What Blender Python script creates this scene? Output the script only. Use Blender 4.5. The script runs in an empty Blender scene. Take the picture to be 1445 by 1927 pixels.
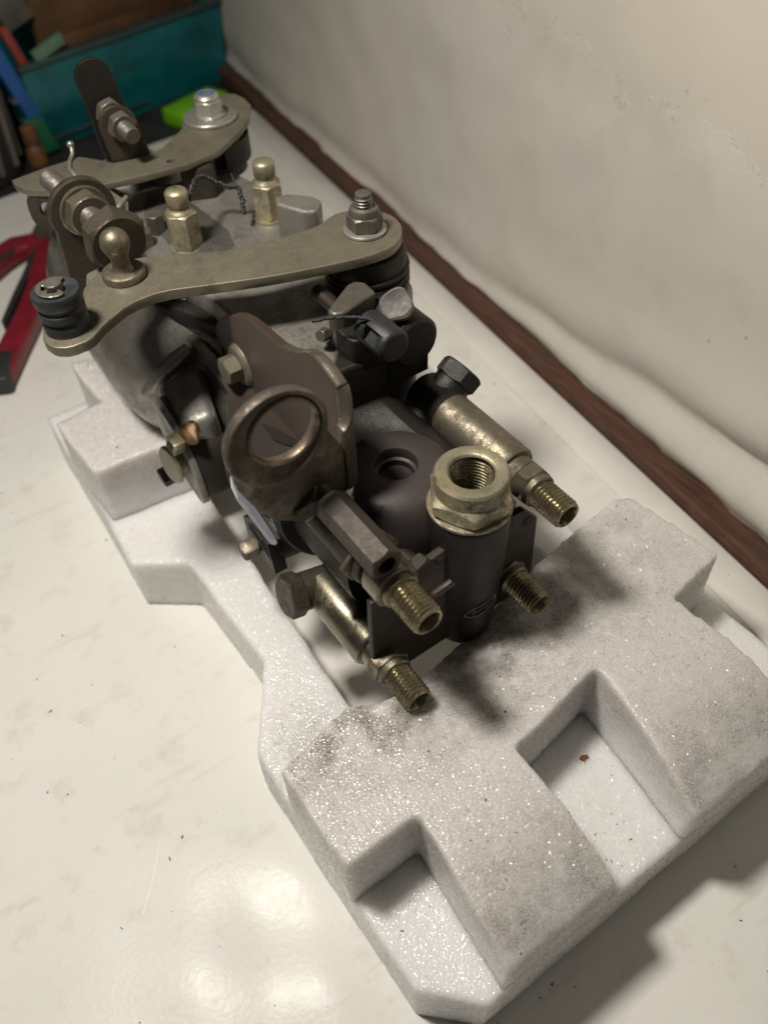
import bpy, bmesh, math, random
from mathutils import Vector, Matrix, noise as mnoise
random.seed(7)
scene = bpy.context.scene
C = scene.collection
MM = 0.001
PI = math.pi

# ------------------------------------------------------------------ camera
cam_d = bpy.data.cameras.new('camera')
cam = bpy.data.objects.new('camera', cam_d)
C.objects.link(cam)
rot = Matrix(((0.81929413, 0.44409991, -0.36267395),
              (-0.5724685, 0.59804983, -0.56090661),
              (-0.03220148, 0.66716691, 0.74421192)))
cam.matrix_world = Matrix.Translation((0, 0, 0.355)) @ rot.to_4x4()
cam_d.sensor_fit = 'VERTICAL'
cam_d.sensor_height = 36.0
cam_d.lens = 1560.0 / 1927.0 * 36.0
cam_d.clip_start = 0.01
cam_d.clip_end = 20.0
cam_d.dof.use_dof = True
cam_d.dof.focus_distance = 0.315
cam_d.dof.aperture_fstop = 8.5
scene.camera = cam

# ------------------------------------------------------------------ light
world = bpy.data.worlds.new('World')
scene.world = world
world.use_nodes = True
world.node_tree.nodes['Background'].inputs[0].default_value = (1.0, 0.93, 0.86, 1)
world.node_tree.nodes['Background'].inputs[1].default_value = 0.048
ld = bpy.data.lights.new('bench_lamp', 'AREA')
ld.shape = 'DISK'
ld.size = 0.080
ld.energy = 3.35
ld.color = (1.0, 0.93, 0.83)
lamp = bpy.data.objects.new('bench_lamp', ld)
lamp.location = (-0.045, 0.258, 0.570)
lamp.rotation_euler = (Vector((0.16, 0.20, 0.0)) - Vector(lamp.location)).to_track_quat('-Z', 'Y').to_euler()
C.objects.link(lamp)
scene.view_settings.view_transform = 'Standard'
scene.view_settings.look = 'None'
scene.view_settings.exposure = 0.0
scene.view_settings.gamma = 1.0


# ------------------------------------------------------------------ materials
def nodes_of(name):
    m = bpy.data.materials.new(name)
    m.use_nodes = True
    nt = m.node_tree
    return m, nt, nt.nodes['Principled BSDF']


def N(nt, kind, **kw):
    n = nt.nodes.new(kind)
    for k, v in kw.items():
        if k.startswith('i_'):
            n.inputs[k[2:].replace('_', ' ')].default_value = v
        else:
            setattr(n, k, v)
    return n


def ramp(nt, src, p0, p1, c0=(0, 0, 0, 1), c1=(1, 1, 1, 1)):
    r = nt.nodes.new('ShaderNodeValToRGB')
    r.color_ramp.elements[0].position = p0
    r.color_ramp.elements[0].color = c0
    r.color_ramp.elements[1].position = p1
    r.color_ramp.elements[1].color = c1
    nt.links.new(src, r.inputs[0])
    return r.outputs[0]


def mix(nt, fac, a, b, blend='MIX'):
    m = nt.nodes.new('ShaderNodeMix')
    m.data_type = 'RGBA'
    m.blend_type = blend
    for sock, v in ((m.inputs[0], fac), (m.inputs[6], a), (m.inputs[7], b)):
        if hasattr(v, 'links'):
            nt.links.new(v, sock)
        elif isinstance(v, (int, float)):
            sock.default_value = v
        else:
            sock.default_value = tuple(v) + ((1,) if len(v) == 3 else ())
    return m.outputs[2]


def noise(nt, co, scale, detail=5, rough=0.6):
    n = N(nt, 'ShaderNodeTexNoise')
    n.inputs['Scale'].default_value = scale
    n.inputs['Detail'].default_value = detail
    n.inputs['Roughness'].default_value = rough
    nt.links.new(co, n.inputs['Vector'])
    return n.outputs['Fac']


def math_(nt, op, a, b=None, c=None):
    m = nt.nodes.new('ShaderNodeMath')
    m.operation = op
    for i, v in enumerate((a, b, c)):
        if v is None:
            continue
        if hasattr(v, 'links'):
            nt.links.new(v, m.inputs[i])
        else:
            m.inputs[i].default_value = v
    return m.outputs[0]


def objco(nt):
    return N(nt, 'ShaderNodeTexCoord').outputs['Object']


def metal(name, base, dark, rough=0.38, metallic=0.9, dirt=0.5, scale=160, rust=None, rust_at=0.62, bump=0.15, rdirt=0.75, second=None):
    """bare or plated metal with blotchy grime, fine speckle and a grainy relief"""
    m, nt, p = nodes_of(name)
    co = objco(nt)
    n1 = noise(nt, co, scale * 1.6, 8, 0.68)
    n2 = noise(nt, co, scale * 8, 6, 0.7)
    n3 = noise(nt, co, scale * 0.35, 4, 0.6)
    blot = math_(nt, 'ADD', math_(nt, 'MULTIPLY', n1, 0.46), math_(nt, 'ADD', math_(nt, 'MULTIPLY', n2, 0.26), math_(nt, 'MULTIPLY', n3, 0.28)))
    mask = ramp(nt, blot, 0.55 - 0.30 * dirt, 0.75 - 0.30 * dirt)
    tint = second or tuple(c * 0.72 for c in base)
    col = mix(nt, ramp(nt, n3, 0.38, 0.62), base, tint)
    col = mix(nt, math_(nt, 'MULTIPLY', mask, 0.85), col, dark)
    if rust:
        rm = ramp(nt, noise(nt, co, scale * 0.8, 7, 0.7), rust_at - 0.04, rust_at + 0.06)
        col = mix(nt, rm, col, rust)
    nt.links.new(col, p.inputs['Base Color'])
    rr = math_(nt, 'ADD', math_(nt, 'MULTIPLY', mask, rdirt - rough), math_(nt, 'ADD', rough - 0.08, math_(nt, 'MULTIPLY', n2, 0.16)))
    nt.links.new(rr, p.inputs['Roughness'])
    mm = math_(nt, 'SUBTRACT', metallic, math_(nt, 'MULTIPLY', mask, metallic * 0.5))
    nt.links.new(mm, p.inputs['Metallic'])
    b = N(nt, 'ShaderNodeBump')
    b.inputs['Strength'].default_value = bump
    b.inputs['Distance'].default_value = 0.0006
    nt.links.new(math_(nt, 'ADD', n2, math_(nt, 'MULTIPLY', n1, 1.2)), b.inputs['Height'])
    nt.links.new(b.outputs[0], p.inputs['Normal'])
    return m


def plain(name, col, rough=0.5, metallic=0.0, var=0.25, scale=200, bump=0.1, coat=0.0, trans=0.0):
    m, nt, p = nodes_of(name)
    co = objco(nt)
    n1 = noise(nt, co, scale, 6, 0.6)
    c = mix(nt, ramp(nt, n1, 0.35, 0.65), tuple(x * (1 - var) for x in col), tuple(min(1, x * (1 + var * 0.5)) for x in col))
    nt.links.new(c, p.inputs['Base Color'])
    p.inputs['Metallic'].default_value = metallic
    p.inputs['Coat Weight'].default_value = coat
    p.inputs['Transmission Weight'].default_value = trans
    nt.links.new(math_(nt, 'ADD', rough - 0.1, math_(nt, 'MULTIPLY', n1, 0.2)), p.inputs['Roughness'])
    b = N(nt, 'ShaderNodeBump')
    b.inputs['Strength'].default_value = bump
    b.inputs['Distance'].default_value = 0.0006
    nt.links.new(noise(nt, co, scale * 4, 4), b.inputs['Height'])
    nt.links.new(b.outputs[0], p.inputs['Normal'])
    return m


GRIME = (0.030, 0.026, 0.020)
M = {}
M['zinc'] = metal('satin olive zinc plate', (0.265, 0.245, 0.185), (0.115, 0.095, 0.068), 0.38, 0.66, 0.34, 85, rust=(0.11, 0.075, 0.045), rust_at=0.63, bump=0.12, rdirt=0.6)
M['zinc_bright'] = metal('bright zinc sleeve', (0.285, 0.265, 0.20), (0.085, 0.070, 0.050), 0.29, 0.93, 0.16, 80, rust=(0.13, 0.085, 0.05), rust_at=0.70, bump=0.12)
M['zinc_dirty'] = metal('stained zinc plate', (0.26, 0.23, 0.17), (0.045, 0.036, 0.026), 0.32, 0.9, 0.42, 170, rust=(0.16, 0.08, 0.03), rust_at=0.66, bump=0.2)
M['brass_zinc'] = metal('yellow passivated steel', (0.55, 0.49, 0.33), (0.060, 0.046, 0.028), 0.30, 0.9, 0.50, 150, bump=0.2, second=(0.42, 0.40, 0.30))
M['greasy'] = metal('greasy dark plated steel', (0.14, 0.122, 0.092), (0.032, 0.026, 0.020), 0.34, 0.9, 0.50, 150, rust=(0.13, 0.07, 0.04), rust_at=0.66, bump=0.18)
M['thread'] = metal('worn yellow thread steel', (0.33, 0.285, 0.18), (0.040, 0.032, 0.022), 0.24, 0.95, 0.34, 420, bump=0.03)
M['steel'] = metal('bright nut steel', (0.46, 0.45, 0.415), (0.12, 0.11, 0.09), 0.34, 0.75, 0.2, 220, bump=0.08)
M['steel_dull'] = metal('dull grey steel', (0.20, 0.185, 0.16), (0.05, 0.042, 0.034), 0.38, 0.72, 0.36, 240, bump=0.15)
M['alu'] = metal('cast aluminium', (0.36, 0.35, 0.32), (0.11, 0.10, 0.085), 0.40, 0.8, 0.42, 70, bump=0.2)
M['alu_flat'] = metal('dull grey cast plate', (0.36, 0.345, 0.315), (0.13, 0.115, 0.095), 0.45, 0.35, 0.30, 90, bump=0.25)
M['alu_body'] = metal('oily cast aluminium', (0.30, 0.285, 0.255), (0.06, 0.054, 0.045), 0.27, 0.85, 0.40, 42, rust=(0.10, 0.06, 0.04), rust_at=0.70, bump=0.12, rdirt=0.42)
M['oily'] = metal('oil blackened casting', (0.028, 0.0255, 0.022), (0.010, 0.009, 0.008), 0.36, 0.5, 0.46, 110, bump=0.45, rdirt=0.55)
M['oily_brown'] = metal('brown oiled steel', (0.068, 0.055, 0.045), (0.022, 0.018, 0.015), 0.48, 0.55, 0.42, 120, bump=0.15, rdirt=0.65)
M['head'] = metal('mauve grey head steel', (0.070, 0.057, 0.055), (0.020, 0.017, 0.016), 0.52, 0.45, 0.38, 60, bump=0.1, rdirt=0.6)
M['bracket'] = metal('red brown tarnished plate', (0.085, 0.056, 0.044), (0.046, 0.036, 0.030), 0.42, 0.55, 0.45, 60, bump=0.08, rdirt=0.5, second=(0.076, 0.062, 0.054))
M['copper'] = metal('coppery stained steel', (0.27, 0.215, 0.16), (0.065, 0.050, 0.038), 0.30, 0.9, 0.42, 190, bump=0.12)
M['ringmetal'] = metal('tarnished brown steel', (0.20, 0.172, 0.138), (0.045, 0.036, 0.028), 0.30, 0.85, 0.48, 150, rust=(0.24, 0.17, 0.11), rust_at=0.64, bump=0.15)
M['black'] = plain('black moulded plastic', (0.016, 0.017, 0.018), 0.5, 0, 0.3, 300, 0.25)
M['rubber'] = plain('dark rubber', (0.022, 0.025, 0.028), 0.48, 0, 0.35, 260, 0.2)
M['lead'] = metal('grey lead seal', (0.20, 0.195, 0.185), (0.10, 0.095, 0.085), 0.5, 0.5, 0.45, 300, bump=0.4)
M['void'] = plain('dark bore', (0.008, 0.007, 0.006), 0.6, 0, 0.2, 100, 0.0)
M['ochre'] = plain('ochre oil residue', (0.115, 0.058, 0.015), 0.3, 0.3, 0.6, 400, 0.3)
M['ivory'] = plain('yellowed plastic', (0.36, 0.33, 0.22), 0.35, 0, 0.2, 150, 0.05)
M['tag'] = plain('pale blue plastic strip', (0.30, 0.31, 0.35), 0.45, 0, 0.2, 120, 0.1)
M['nylon'] = plain('blue nylon insert', (0.045, 0.14, 0.36), 0.35, 0, 0.15, 200, 0.05)


def foam_material():
    m, nt, p = nodes_of('white packing foam')
    mpf = N(nt, 'ShaderNodeMapping')
    mpf.inputs['Location'].default_value = (0.14, 0.2, 0)
    nt.links.new(objco(nt), mpf.inputs['Vector'])
    co = mpf.outputs[0]
    warp = N(nt, 'ShaderNodeMix')
    warp.data_type = 'VECTOR'
    warp.inputs[0].default_value = 0.0007
    nz = N(nt, 'ShaderNodeTexNoise')
    nz.inputs['Scale'].default_value = 260
    nt.links.new(co, nz.inputs['Vector'])
    nt.links.new(co, warp.inputs[4])
    nt.links.new(nz.outputs['Color'], warp.inputs[5])
    wv = warp.outputs[1]
    vor = N(nt, 'ShaderNodeTexVoronoi')
    vor.inputs['Scale'].default_value = 880
    nt.links.new(wv, vor.inputs['Vector'])
    edge = N(nt, 'ShaderNodeTexVoronoi')
    edge.feature = 'DISTANCE_TO_EDGE'
    edge.inputs['Scale'].default_value = 880
    nt.links.new(wv, edge.inputs['Vector'])
    sep = N(nt, 'ShaderNodeSeparateXYZ')
    nt.links.new(co, sep.inputs[0])
    X, Y, Z = sep.outputs
    big = noise(nt, co, 22, 6, 0.65)
    mid = noise(nt, co, 85, 6, 0.7)
    fine = noise(nt, co, 700, 3, 0.6)

    def bump_at(src, c0, w):       # 1 at c0, 0 beyond w
        return math_(nt, 'MAXIMUM', math_(nt, 'SUBTRACT', 1.0, math_(nt, 'DIVIDE', math_(nt, 'ABSOLUTE', math_(nt, 'SUBTRACT', src, c0)), w)), 0.0)
    # soot rubbed off the pump: along the rear lip of the front pad and its front lips
    top = ramp(nt, math_(nt, 'MULTIPLY', Z, 10), 0.42, 0.62)
    lip = math_(nt, 'MULTIPLY', bump_at(Y, 0.142, 0.050), bump_at(X, 0.128, 0.115))
    edge2 = math_(nt, 'MULTIPLY', bump_at(Y, 0.128, 0.016), math_(nt, 'LESS_THAN', X, 0.10))
    front = math_(nt, 'ADD', math_(nt, 'MULTIPLY', bump_at(Y, 0.046, 0.026), 0.6), math_(nt, 'MULTIPLY', edge2, 0.55))
    soot = math_(nt, 'ADD', math_(nt, 'MULTIPLY', lip, 1.7), front)
    soot = math_(nt, 'MULTIPLY', soot, top)
    rail = math_(nt, 'MULTIPLY', math_(nt, 'MULTIPLY', bump_at(Y, 0.152, 0.026), bump_at(X, 0.050, 0.05)), 0.7)
    soot = math_(nt, 'ADD', soot, rail)
    soot = math_(nt, 'MULTIPLY', soot, ramp(nt, mid, 0.34, 0.72))
    dirt = math_(nt, 'MULTIPLY', ramp(nt, big, 0.46, 0.72), 0.07)
    allover = math_(nt, 'MINIMUM', math_(nt, 'ADD', soot, dirt), 1.0)
    base = mix(nt, big, (0.72, 0.71, 0.705), (0.77, 0.77, 0.77))
    base = mix(nt, math_(nt, 'MULTIPLY', top, math_(nt, 'ADD', 0.36, math_(nt, 'MULTIPLY', ramp(nt, fine, 0.30, 0.75), 0.16))), base, (0.44, 0.405, 0.375))
    col = mix(nt, math_(nt, 'MULTIPLY', allover, 0.75), base, (0.17, 0.148, 0.128))
    # grime caught in the cell walls
    cell = ramp(nt, edge.outputs['Distance'], 0.0, 0.10, (1, 1, 1, 1), (0, 0, 0, 1))
    grime = math_(nt, 'MULTIPLY', cell, math_(nt, 'ADD', math_(nt, 'MULTIPLY', math_(nt, 'MULTIPLY', ramp(nt, mid, 0.25, 0.75), top), 0.50), math_(nt, 'MULTIPLY', soot, 0.75)))
    col = mix(nt, math_(nt, 'MINIMUM', grime, 0.85), col, (0.07, 0.06, 0.05))
    # specks
    spk = ramp(nt, noise(nt, co, 420, 2, 0.5), 0.735, 0.755)
    col = mix(nt, math_(nt, 'MULTIPLY', spk, 0.8), col, (0.05, 0.042, 0.035))
    nt.links.new(col, p.inputs['Base Color'])
    rnd = N(nt, 'ShaderNodeSeparateColor')
    nt.links.new(vor.outputs['Color'], rnd.inputs[0])
    nt.links.new(ramp(nt, rnd.outputs[0], 0.15, 0.75, (0.10, 0.10, 0.10, 1), (0.6, 0.6, 0.6, 1)), p.inputs['Roughness'])
    p.inputs['Specular IOR Level'].default_value = 0.45
    # cell skins: each facet catches the lamp at its own angle
    spv = N(nt, 'ShaderNodeTexVoronoi')
    spv.inputs['Scale'].default_value = 1500
    nt.links.new(co, spv.inputs['Vector'])
    vs = N(nt, 'ShaderNodeVectorMath', operation='SUBTRACT')
    nt.links.new(spv.outputs['Color'], vs.inputs[0])
    vs.inputs[1].default_value = (0.5, 0.5, 0.5)
    vm = N(nt, 'ShaderNodeVectorMath', operation='SCALE')
    nt.links.new(vs.outputs[0], vm.inputs[0])
    vm.inputs['Scale'].default_value = 1.0
    ge = N(nt, 'ShaderNodeNewGeometry')
    va = N(nt, 'ShaderNodeVectorMath', operation='ADD')
    nt.links.new(ge.outputs['Normal'], va.inputs[0])
    nt.links.new(vm.outputs[0], va.inputs[1])
    vn = N(nt, 'ShaderNodeVectorMath', operation='NORMALIZE')
    nt.links.new(va.outputs[0], vn.inputs[0])
    p.inputs['Coat Weight'].default_value = 0.22
    p.inputs['Coat Roughness'].default_value = 0.2
    nt.links.new(vn.outputs[0], p.inputs['Coat Normal'])
    p.inputs['Subsurface Weight'].default_value = 0.95
    p.inputs['Subsurface Radius'].default_value = (0.014, 0.013, 0.012)
    p.inputs['Subsurface Scale'].default_value = 1.0
    b = N(nt, 'ShaderNodeBump')
    b.inputs['Strength'].default_value = 0.5
    b.inputs['Distance'].default_value = 0.0006
    h = math_(nt, 'ADD', math_(nt, 'SUBTRACT', 1.0, vor.outputs['Distance']), math_(nt, 'MULTIPLY', fine, 0.5))
    nt.links.new(h, b.inputs['Height'])
    nt.links.new(b.outputs[0], p.inputs['Normal'])
    return m


def table_material():
    m, nt, p = nodes_of('scuffed cream laminate')
    co = objco(nt)
    n1 = noise(nt, co, 9, 7, 0.62)
    n2 = noise(nt, co, 38, 8, 0.7)
    col = mix(nt, ramp(nt, n1, 0.35, 0.65), (0.76, 0.75, 0.71), (0.72, 0.725, 0.69))
    col = mix(nt, math_(nt, 'MULTIPLY', ramp(nt, n2, 0.54, 0.74), 0.45), col, (0.44, 0.38, 0.31))
    # short smears, all dragged one way
    mp = N(nt, 'ShaderNodeMapping')
    mp.inputs['Rotation'].default_value = (0, 0, math.radians(-28))
    mp.inputs['Scale'].default_value = (16, 75, 1)
    nt.links.new(co, mp.inputs['Vector'])
    sm = ramp(nt, noise(nt, mp.outputs[0], 1.0, 7, 0.72), 0.57, 0.73)
    col = mix(nt, math_(nt, 'MULTIPLY', sm, 0.30), col, (0.36, 0.30, 0.24))
    mp2 = N(nt, 'ShaderNodeMapping')
    mp2.inputs['Rotation'].default_value = (0, 0, math.radians(38))
    mp2.inputs['Scale'].default_value = (30, 52, 1)
    nt.links.new(co, mp2.inputs['Vector'])
    col = mix(nt, math_(nt, 'MULTIPLY', ramp(nt, noise(nt, mp2.outputs[0], 1.0, 9, 0.78), 0.60, 0.72), 0.34), col, (0.40, 0.33, 0.25))
    col = mix(nt, math_(nt, 'MULTIPLY', ramp(nt, noise(nt, co, 5, 4, 0.6), 0.5, 0.72), 0.20), col, (0.58, 0.55, 0.46))
    sc = N(nt, 'ShaderNodeMapping')
    sc.vector_type = 'TEXTURE'
    sc.inputs['Location'].default_value = (-0.0133, 0.1683, 0)
    sc.inputs['Rotation'].default_value = (0, 0, math.radians(-128.6))
    nt.links.new(co, sc.inputs['Vector'])
    ss = N(nt, 'ShaderNodeSeparateXYZ')
    nt.links.new(sc.outputs[0], ss.inputs[0])
    bow = math_(nt, 'ADD', ss.outputs[1], math_(nt, 'MULTIPLY', math_(nt, 'MULTIPLY', ss.outputs[0], math_(nt, 'SUBTRACT', ss.outputs[0], 0.028)), 3.0))
    line = math_(nt, 'MULTIPLY', math_(nt, 'LESS_THAN', math_(nt, 'ABSOLUTE', bow), 0.00022), math_(nt, 'MULTIPLY', math_(nt, 'GREATER_THAN', ss.outputs[0], 0.0), math_(nt, 'LESS_THAN', ss.outputs[0], 0.028)))
    col = mix(nt, line, col, (0.86, 0.85, 0.82))
    sp = ramp(nt, noise(nt, co, 190, 2, 0.5), 0.745, 0.77)
    col = mix(nt, math_(nt, 'MULTIPLY', sp, 0.85), col, (0.10, 0.075, 0.06))
    nt.links.new(col, p.inputs['Base Color'])
    p.inputs['Specular IOR Level'].default_value = 0.13
    nt.links.new(ramp(nt, n2, 0.3, 0.75, (0.22, 0.22, 0.22, 1), (0.36, 0.36, 0.36, 1)), p.inputs['Roughness'])
    b = N(nt, 'ShaderNodeBump')
    b.inputs['Strength'].default_value = 1.0
    b.inputs['Distance'].default_value = 0.0004
    bl = N(nt, 'ShaderNodeBump')
    bl.inputs['Strength'].default_value = 0.2
    bl.inputs['Distance'].default_value = 0.0004
    nt.links.new(noise(nt, co, 22, 1.0, 0.4), b.inputs['Height'])
    nt.links.new(noise(nt, co, 420, 3, 0.5), bl.inputs['Height'])
    nt.links.new(b.outputs[0], bl.inputs['Normal'])
    nt.links.new(bl.outputs[0], p.inputs['Normal'])
    return m


def wall_material():
    m, nt, p = nodes_of('old painted wall')
    co = objco(nt)
    sep = N(nt, 'ShaderNodeSeparateXYZ')
    nt.links.new(co, sep.inputs[0])
    X, Y, Z = sep.outputs
    n1 = noise(nt, co, 6, 6, 0.6)
    n2 = noise(nt, co, 26, 8, 0.68)
    n3 = noise(nt, co, 120, 4, 0.6)
    col = mix(nt, ramp(nt, n1, 0.35, 0.66), (0.60, 0.565, 0.505), (0.555, 0.545, 0.50))
    col = mix(nt, math_(nt, 'MULTIPLY', ramp(nt, n2, 0.50, 0.72), 0.34), col, (0.44, 0.40, 0.34))
    # flaked top coat: ragged edge running down the near end of the wall
    rag = math_(nt, 'ADD', math_(nt, 'MULTIPLY', math_(nt, 'SUBTRACT', noise(nt, co, 48, 6, 0.62), 0.5), 0.075), math_(nt, 'MULTIPLY', math_(nt, 'SUBTRACT', n1, 0.5), 0.05))
    d = math_(nt, 'ADD', math_(nt, 'SUBTRACT', Z, math_(nt, 'ADD', 0.190, math_(nt, 'MULTIPLY', math_(nt, 'SUBTRACT', Y, 0.30), 0.10))), rag)
    flk = ramp(nt, math_(nt, 'ADD', math_(nt, 'MULTIPLY', d, 10), 0.5), 0.492, 0.508)
    col = mix(nt, flk, col, (0.565, 0.53, 0.468))
    chip = ramp(nt, n3, 0.735, 0.755)
    col = mix(nt, math_(nt, 'MULTIPLY', chip, 0.6), col, (0.27, 0.19, 0.15))
    nt.links.new(col, p.inputs['Base Color'])
    p.inputs['Roughness'].default_value = 0.62
    p.inputs['Specular IOR Level'].default_value = 0.3
    b = N(nt, 'ShaderNodeBump')
    b.inputs['Strength'].default_value = 0.5
    b.inputs['Distance'].default_value = 0.0015
    h = math_(nt, 'ADD', math_(nt, 'MULTIPLY', n2, 0.9), math_(nt, 'ADD', math_(nt, 'MULTIPLY', n3, 0.12), math_(nt, 'MULTIPLY', flk, -0.35)))
    nt.links.new(h, b.inputs['Height'])
    nt.links.new(b.outputs[0], p.inputs['Normal'])
    return m


def wood_material():
    m, nt, p = nodes_of('red brown stained wood')
    co = objco(nt)
    mp = N(nt, 'ShaderNodeMapping')
    mp.inputs['Scale'].default_value = (1, 0.06, 1)
    mp.inputs['Rotation'].default_value = (0, 0, 0.117)
    nt.links.new(co, mp.inputs['Vector'])
    g = noise(nt, mp.outputs[0], 420, 6, 0.7)
    n2 = noise(nt, co, 55, 6, 0.65)
    col = mix(nt, ramp(nt, g, 0.35, 0.68), (0.060, 0.031, 0.023), (0.145, 0.074, 0.050))
    col = mix(nt, math_(nt, 'MULTIPLY', ramp(nt, n2, 0.50, 0.66), 0.65), col, (0.075, 0.050, 0.042))
    nt.links.new(col, p.inputs['Base Color'])
    p.inputs['Roughness'].default_value = 0.7
    p.inputs['Specular IOR Level'].default_value = 0.2
    b = N(nt, 'ShaderNodeBump')
    b.inputs['Strength'].default_value = 0.4
    b.inputs['Distance'].default_value = 0.0006
    nt.links.new(g, b.inputs['Height'])
    nt.links.new(b.outputs[0], p.inputs['Normal'])
    return m


M['foam'] = foam_material()
M['table'] = table_material()
M['wall'] = wall_material()
M['wood'] = wood_material()
M['bench'] = plain('dark bench mat', (0.030, 0.029, 0.027), 0.6, 0, 0.4, 40, 0.2)
M['teal'] = plain('teal translucent plastic', (0.006, 0.15, 0.175), 0.25, 0, 0.5, 14, 0.1)
M['teal_rim'] = plain('grey teal plastic rim', (0.035, 0.075, 0.075), 0.4, 0, 0.3, 30, 0.1)
M['teal_print'] = plain('pale teal moulded letters', (0.02, 0.20, 0.22), 0.4, 0, 0.3, 80, 0.1)
M['card'] = plain('brown cardboard', (0.125, 0.062, 0.026), 0.8, 0, 0.4, 20, 0.2)
M['blue'] = plain('blue plastic', (0.015, 0.10, 0.34), 0.4, 0, 0.2, 50, 0.1)
M['redp'] = plain('red plastic', (0.28, 0.045, 0.035), 0.5, 0, 0.2, 50, 0.1)
M['grip'] = plain('dark red handle plastic', (0.19, 0.012, 0.022), 0.45, 0, 0.25, 60, 0.1)
M['gripblack'] = plain('black handle inlay', (0.026, 0.028, 0.030), 0.55, 0, 0.25, 60, 0.1)
M['lime'] = plain('lime green plastic', (0.20, 0.56, 0.015), 0.45, 0, 0.15, 50, 0.05)
M['mint'] = plain('dull mint plastic', (0.13, 0.24, 0.16), 0.5, 0, 0.2, 60, 0.1)
M['greenp'] = plain('dark green plastic', (0.008, 0.12, 0.05), 0.5, 0, 0.2, 60, 0.1)
M['jar'] = plain('smoky dark jar', (0.030, 0.030, 0.030), 0.22, 0, 0.4, 25, 0.1, coat=0.4)
M['greyp'] = plain('grey worn plastic', (0.12, 0.115, 0.10), 0.5, 0, 0.3, 60, 0.1)
M['tan'] = plain('orange brown bottle cap', (0.17, 0.075, 0.03), 0.5, 0, 0.3, 60, 0.1)
M['rust'] = plain('rust flake', (0.20, 0.065, 0.020), 0.8, 0, 0.4, 700, 0.4)
M['crumb'] = plain('dark crumbs', (0.05, 0.035, 0.028), 0.8, 0, 0.4, 700, 0.2)
M['strip'] = plain('white edge strip', (0.78, 0.76, 0.72), 0.42, 0, 0.08, 16, 0.15)


# ------------------------------------------------------------------ mesh builder (millimetres in, metres out)
def frame(axis):
    a = Vector(axis).normalized()
    u = Vector((0, 0, 1)).cross(a)
    if u.length < 1e-4:
        u = Vector((1, 0, 0))
    u.normalize()
    return a, u, a.cross(u)


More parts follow.
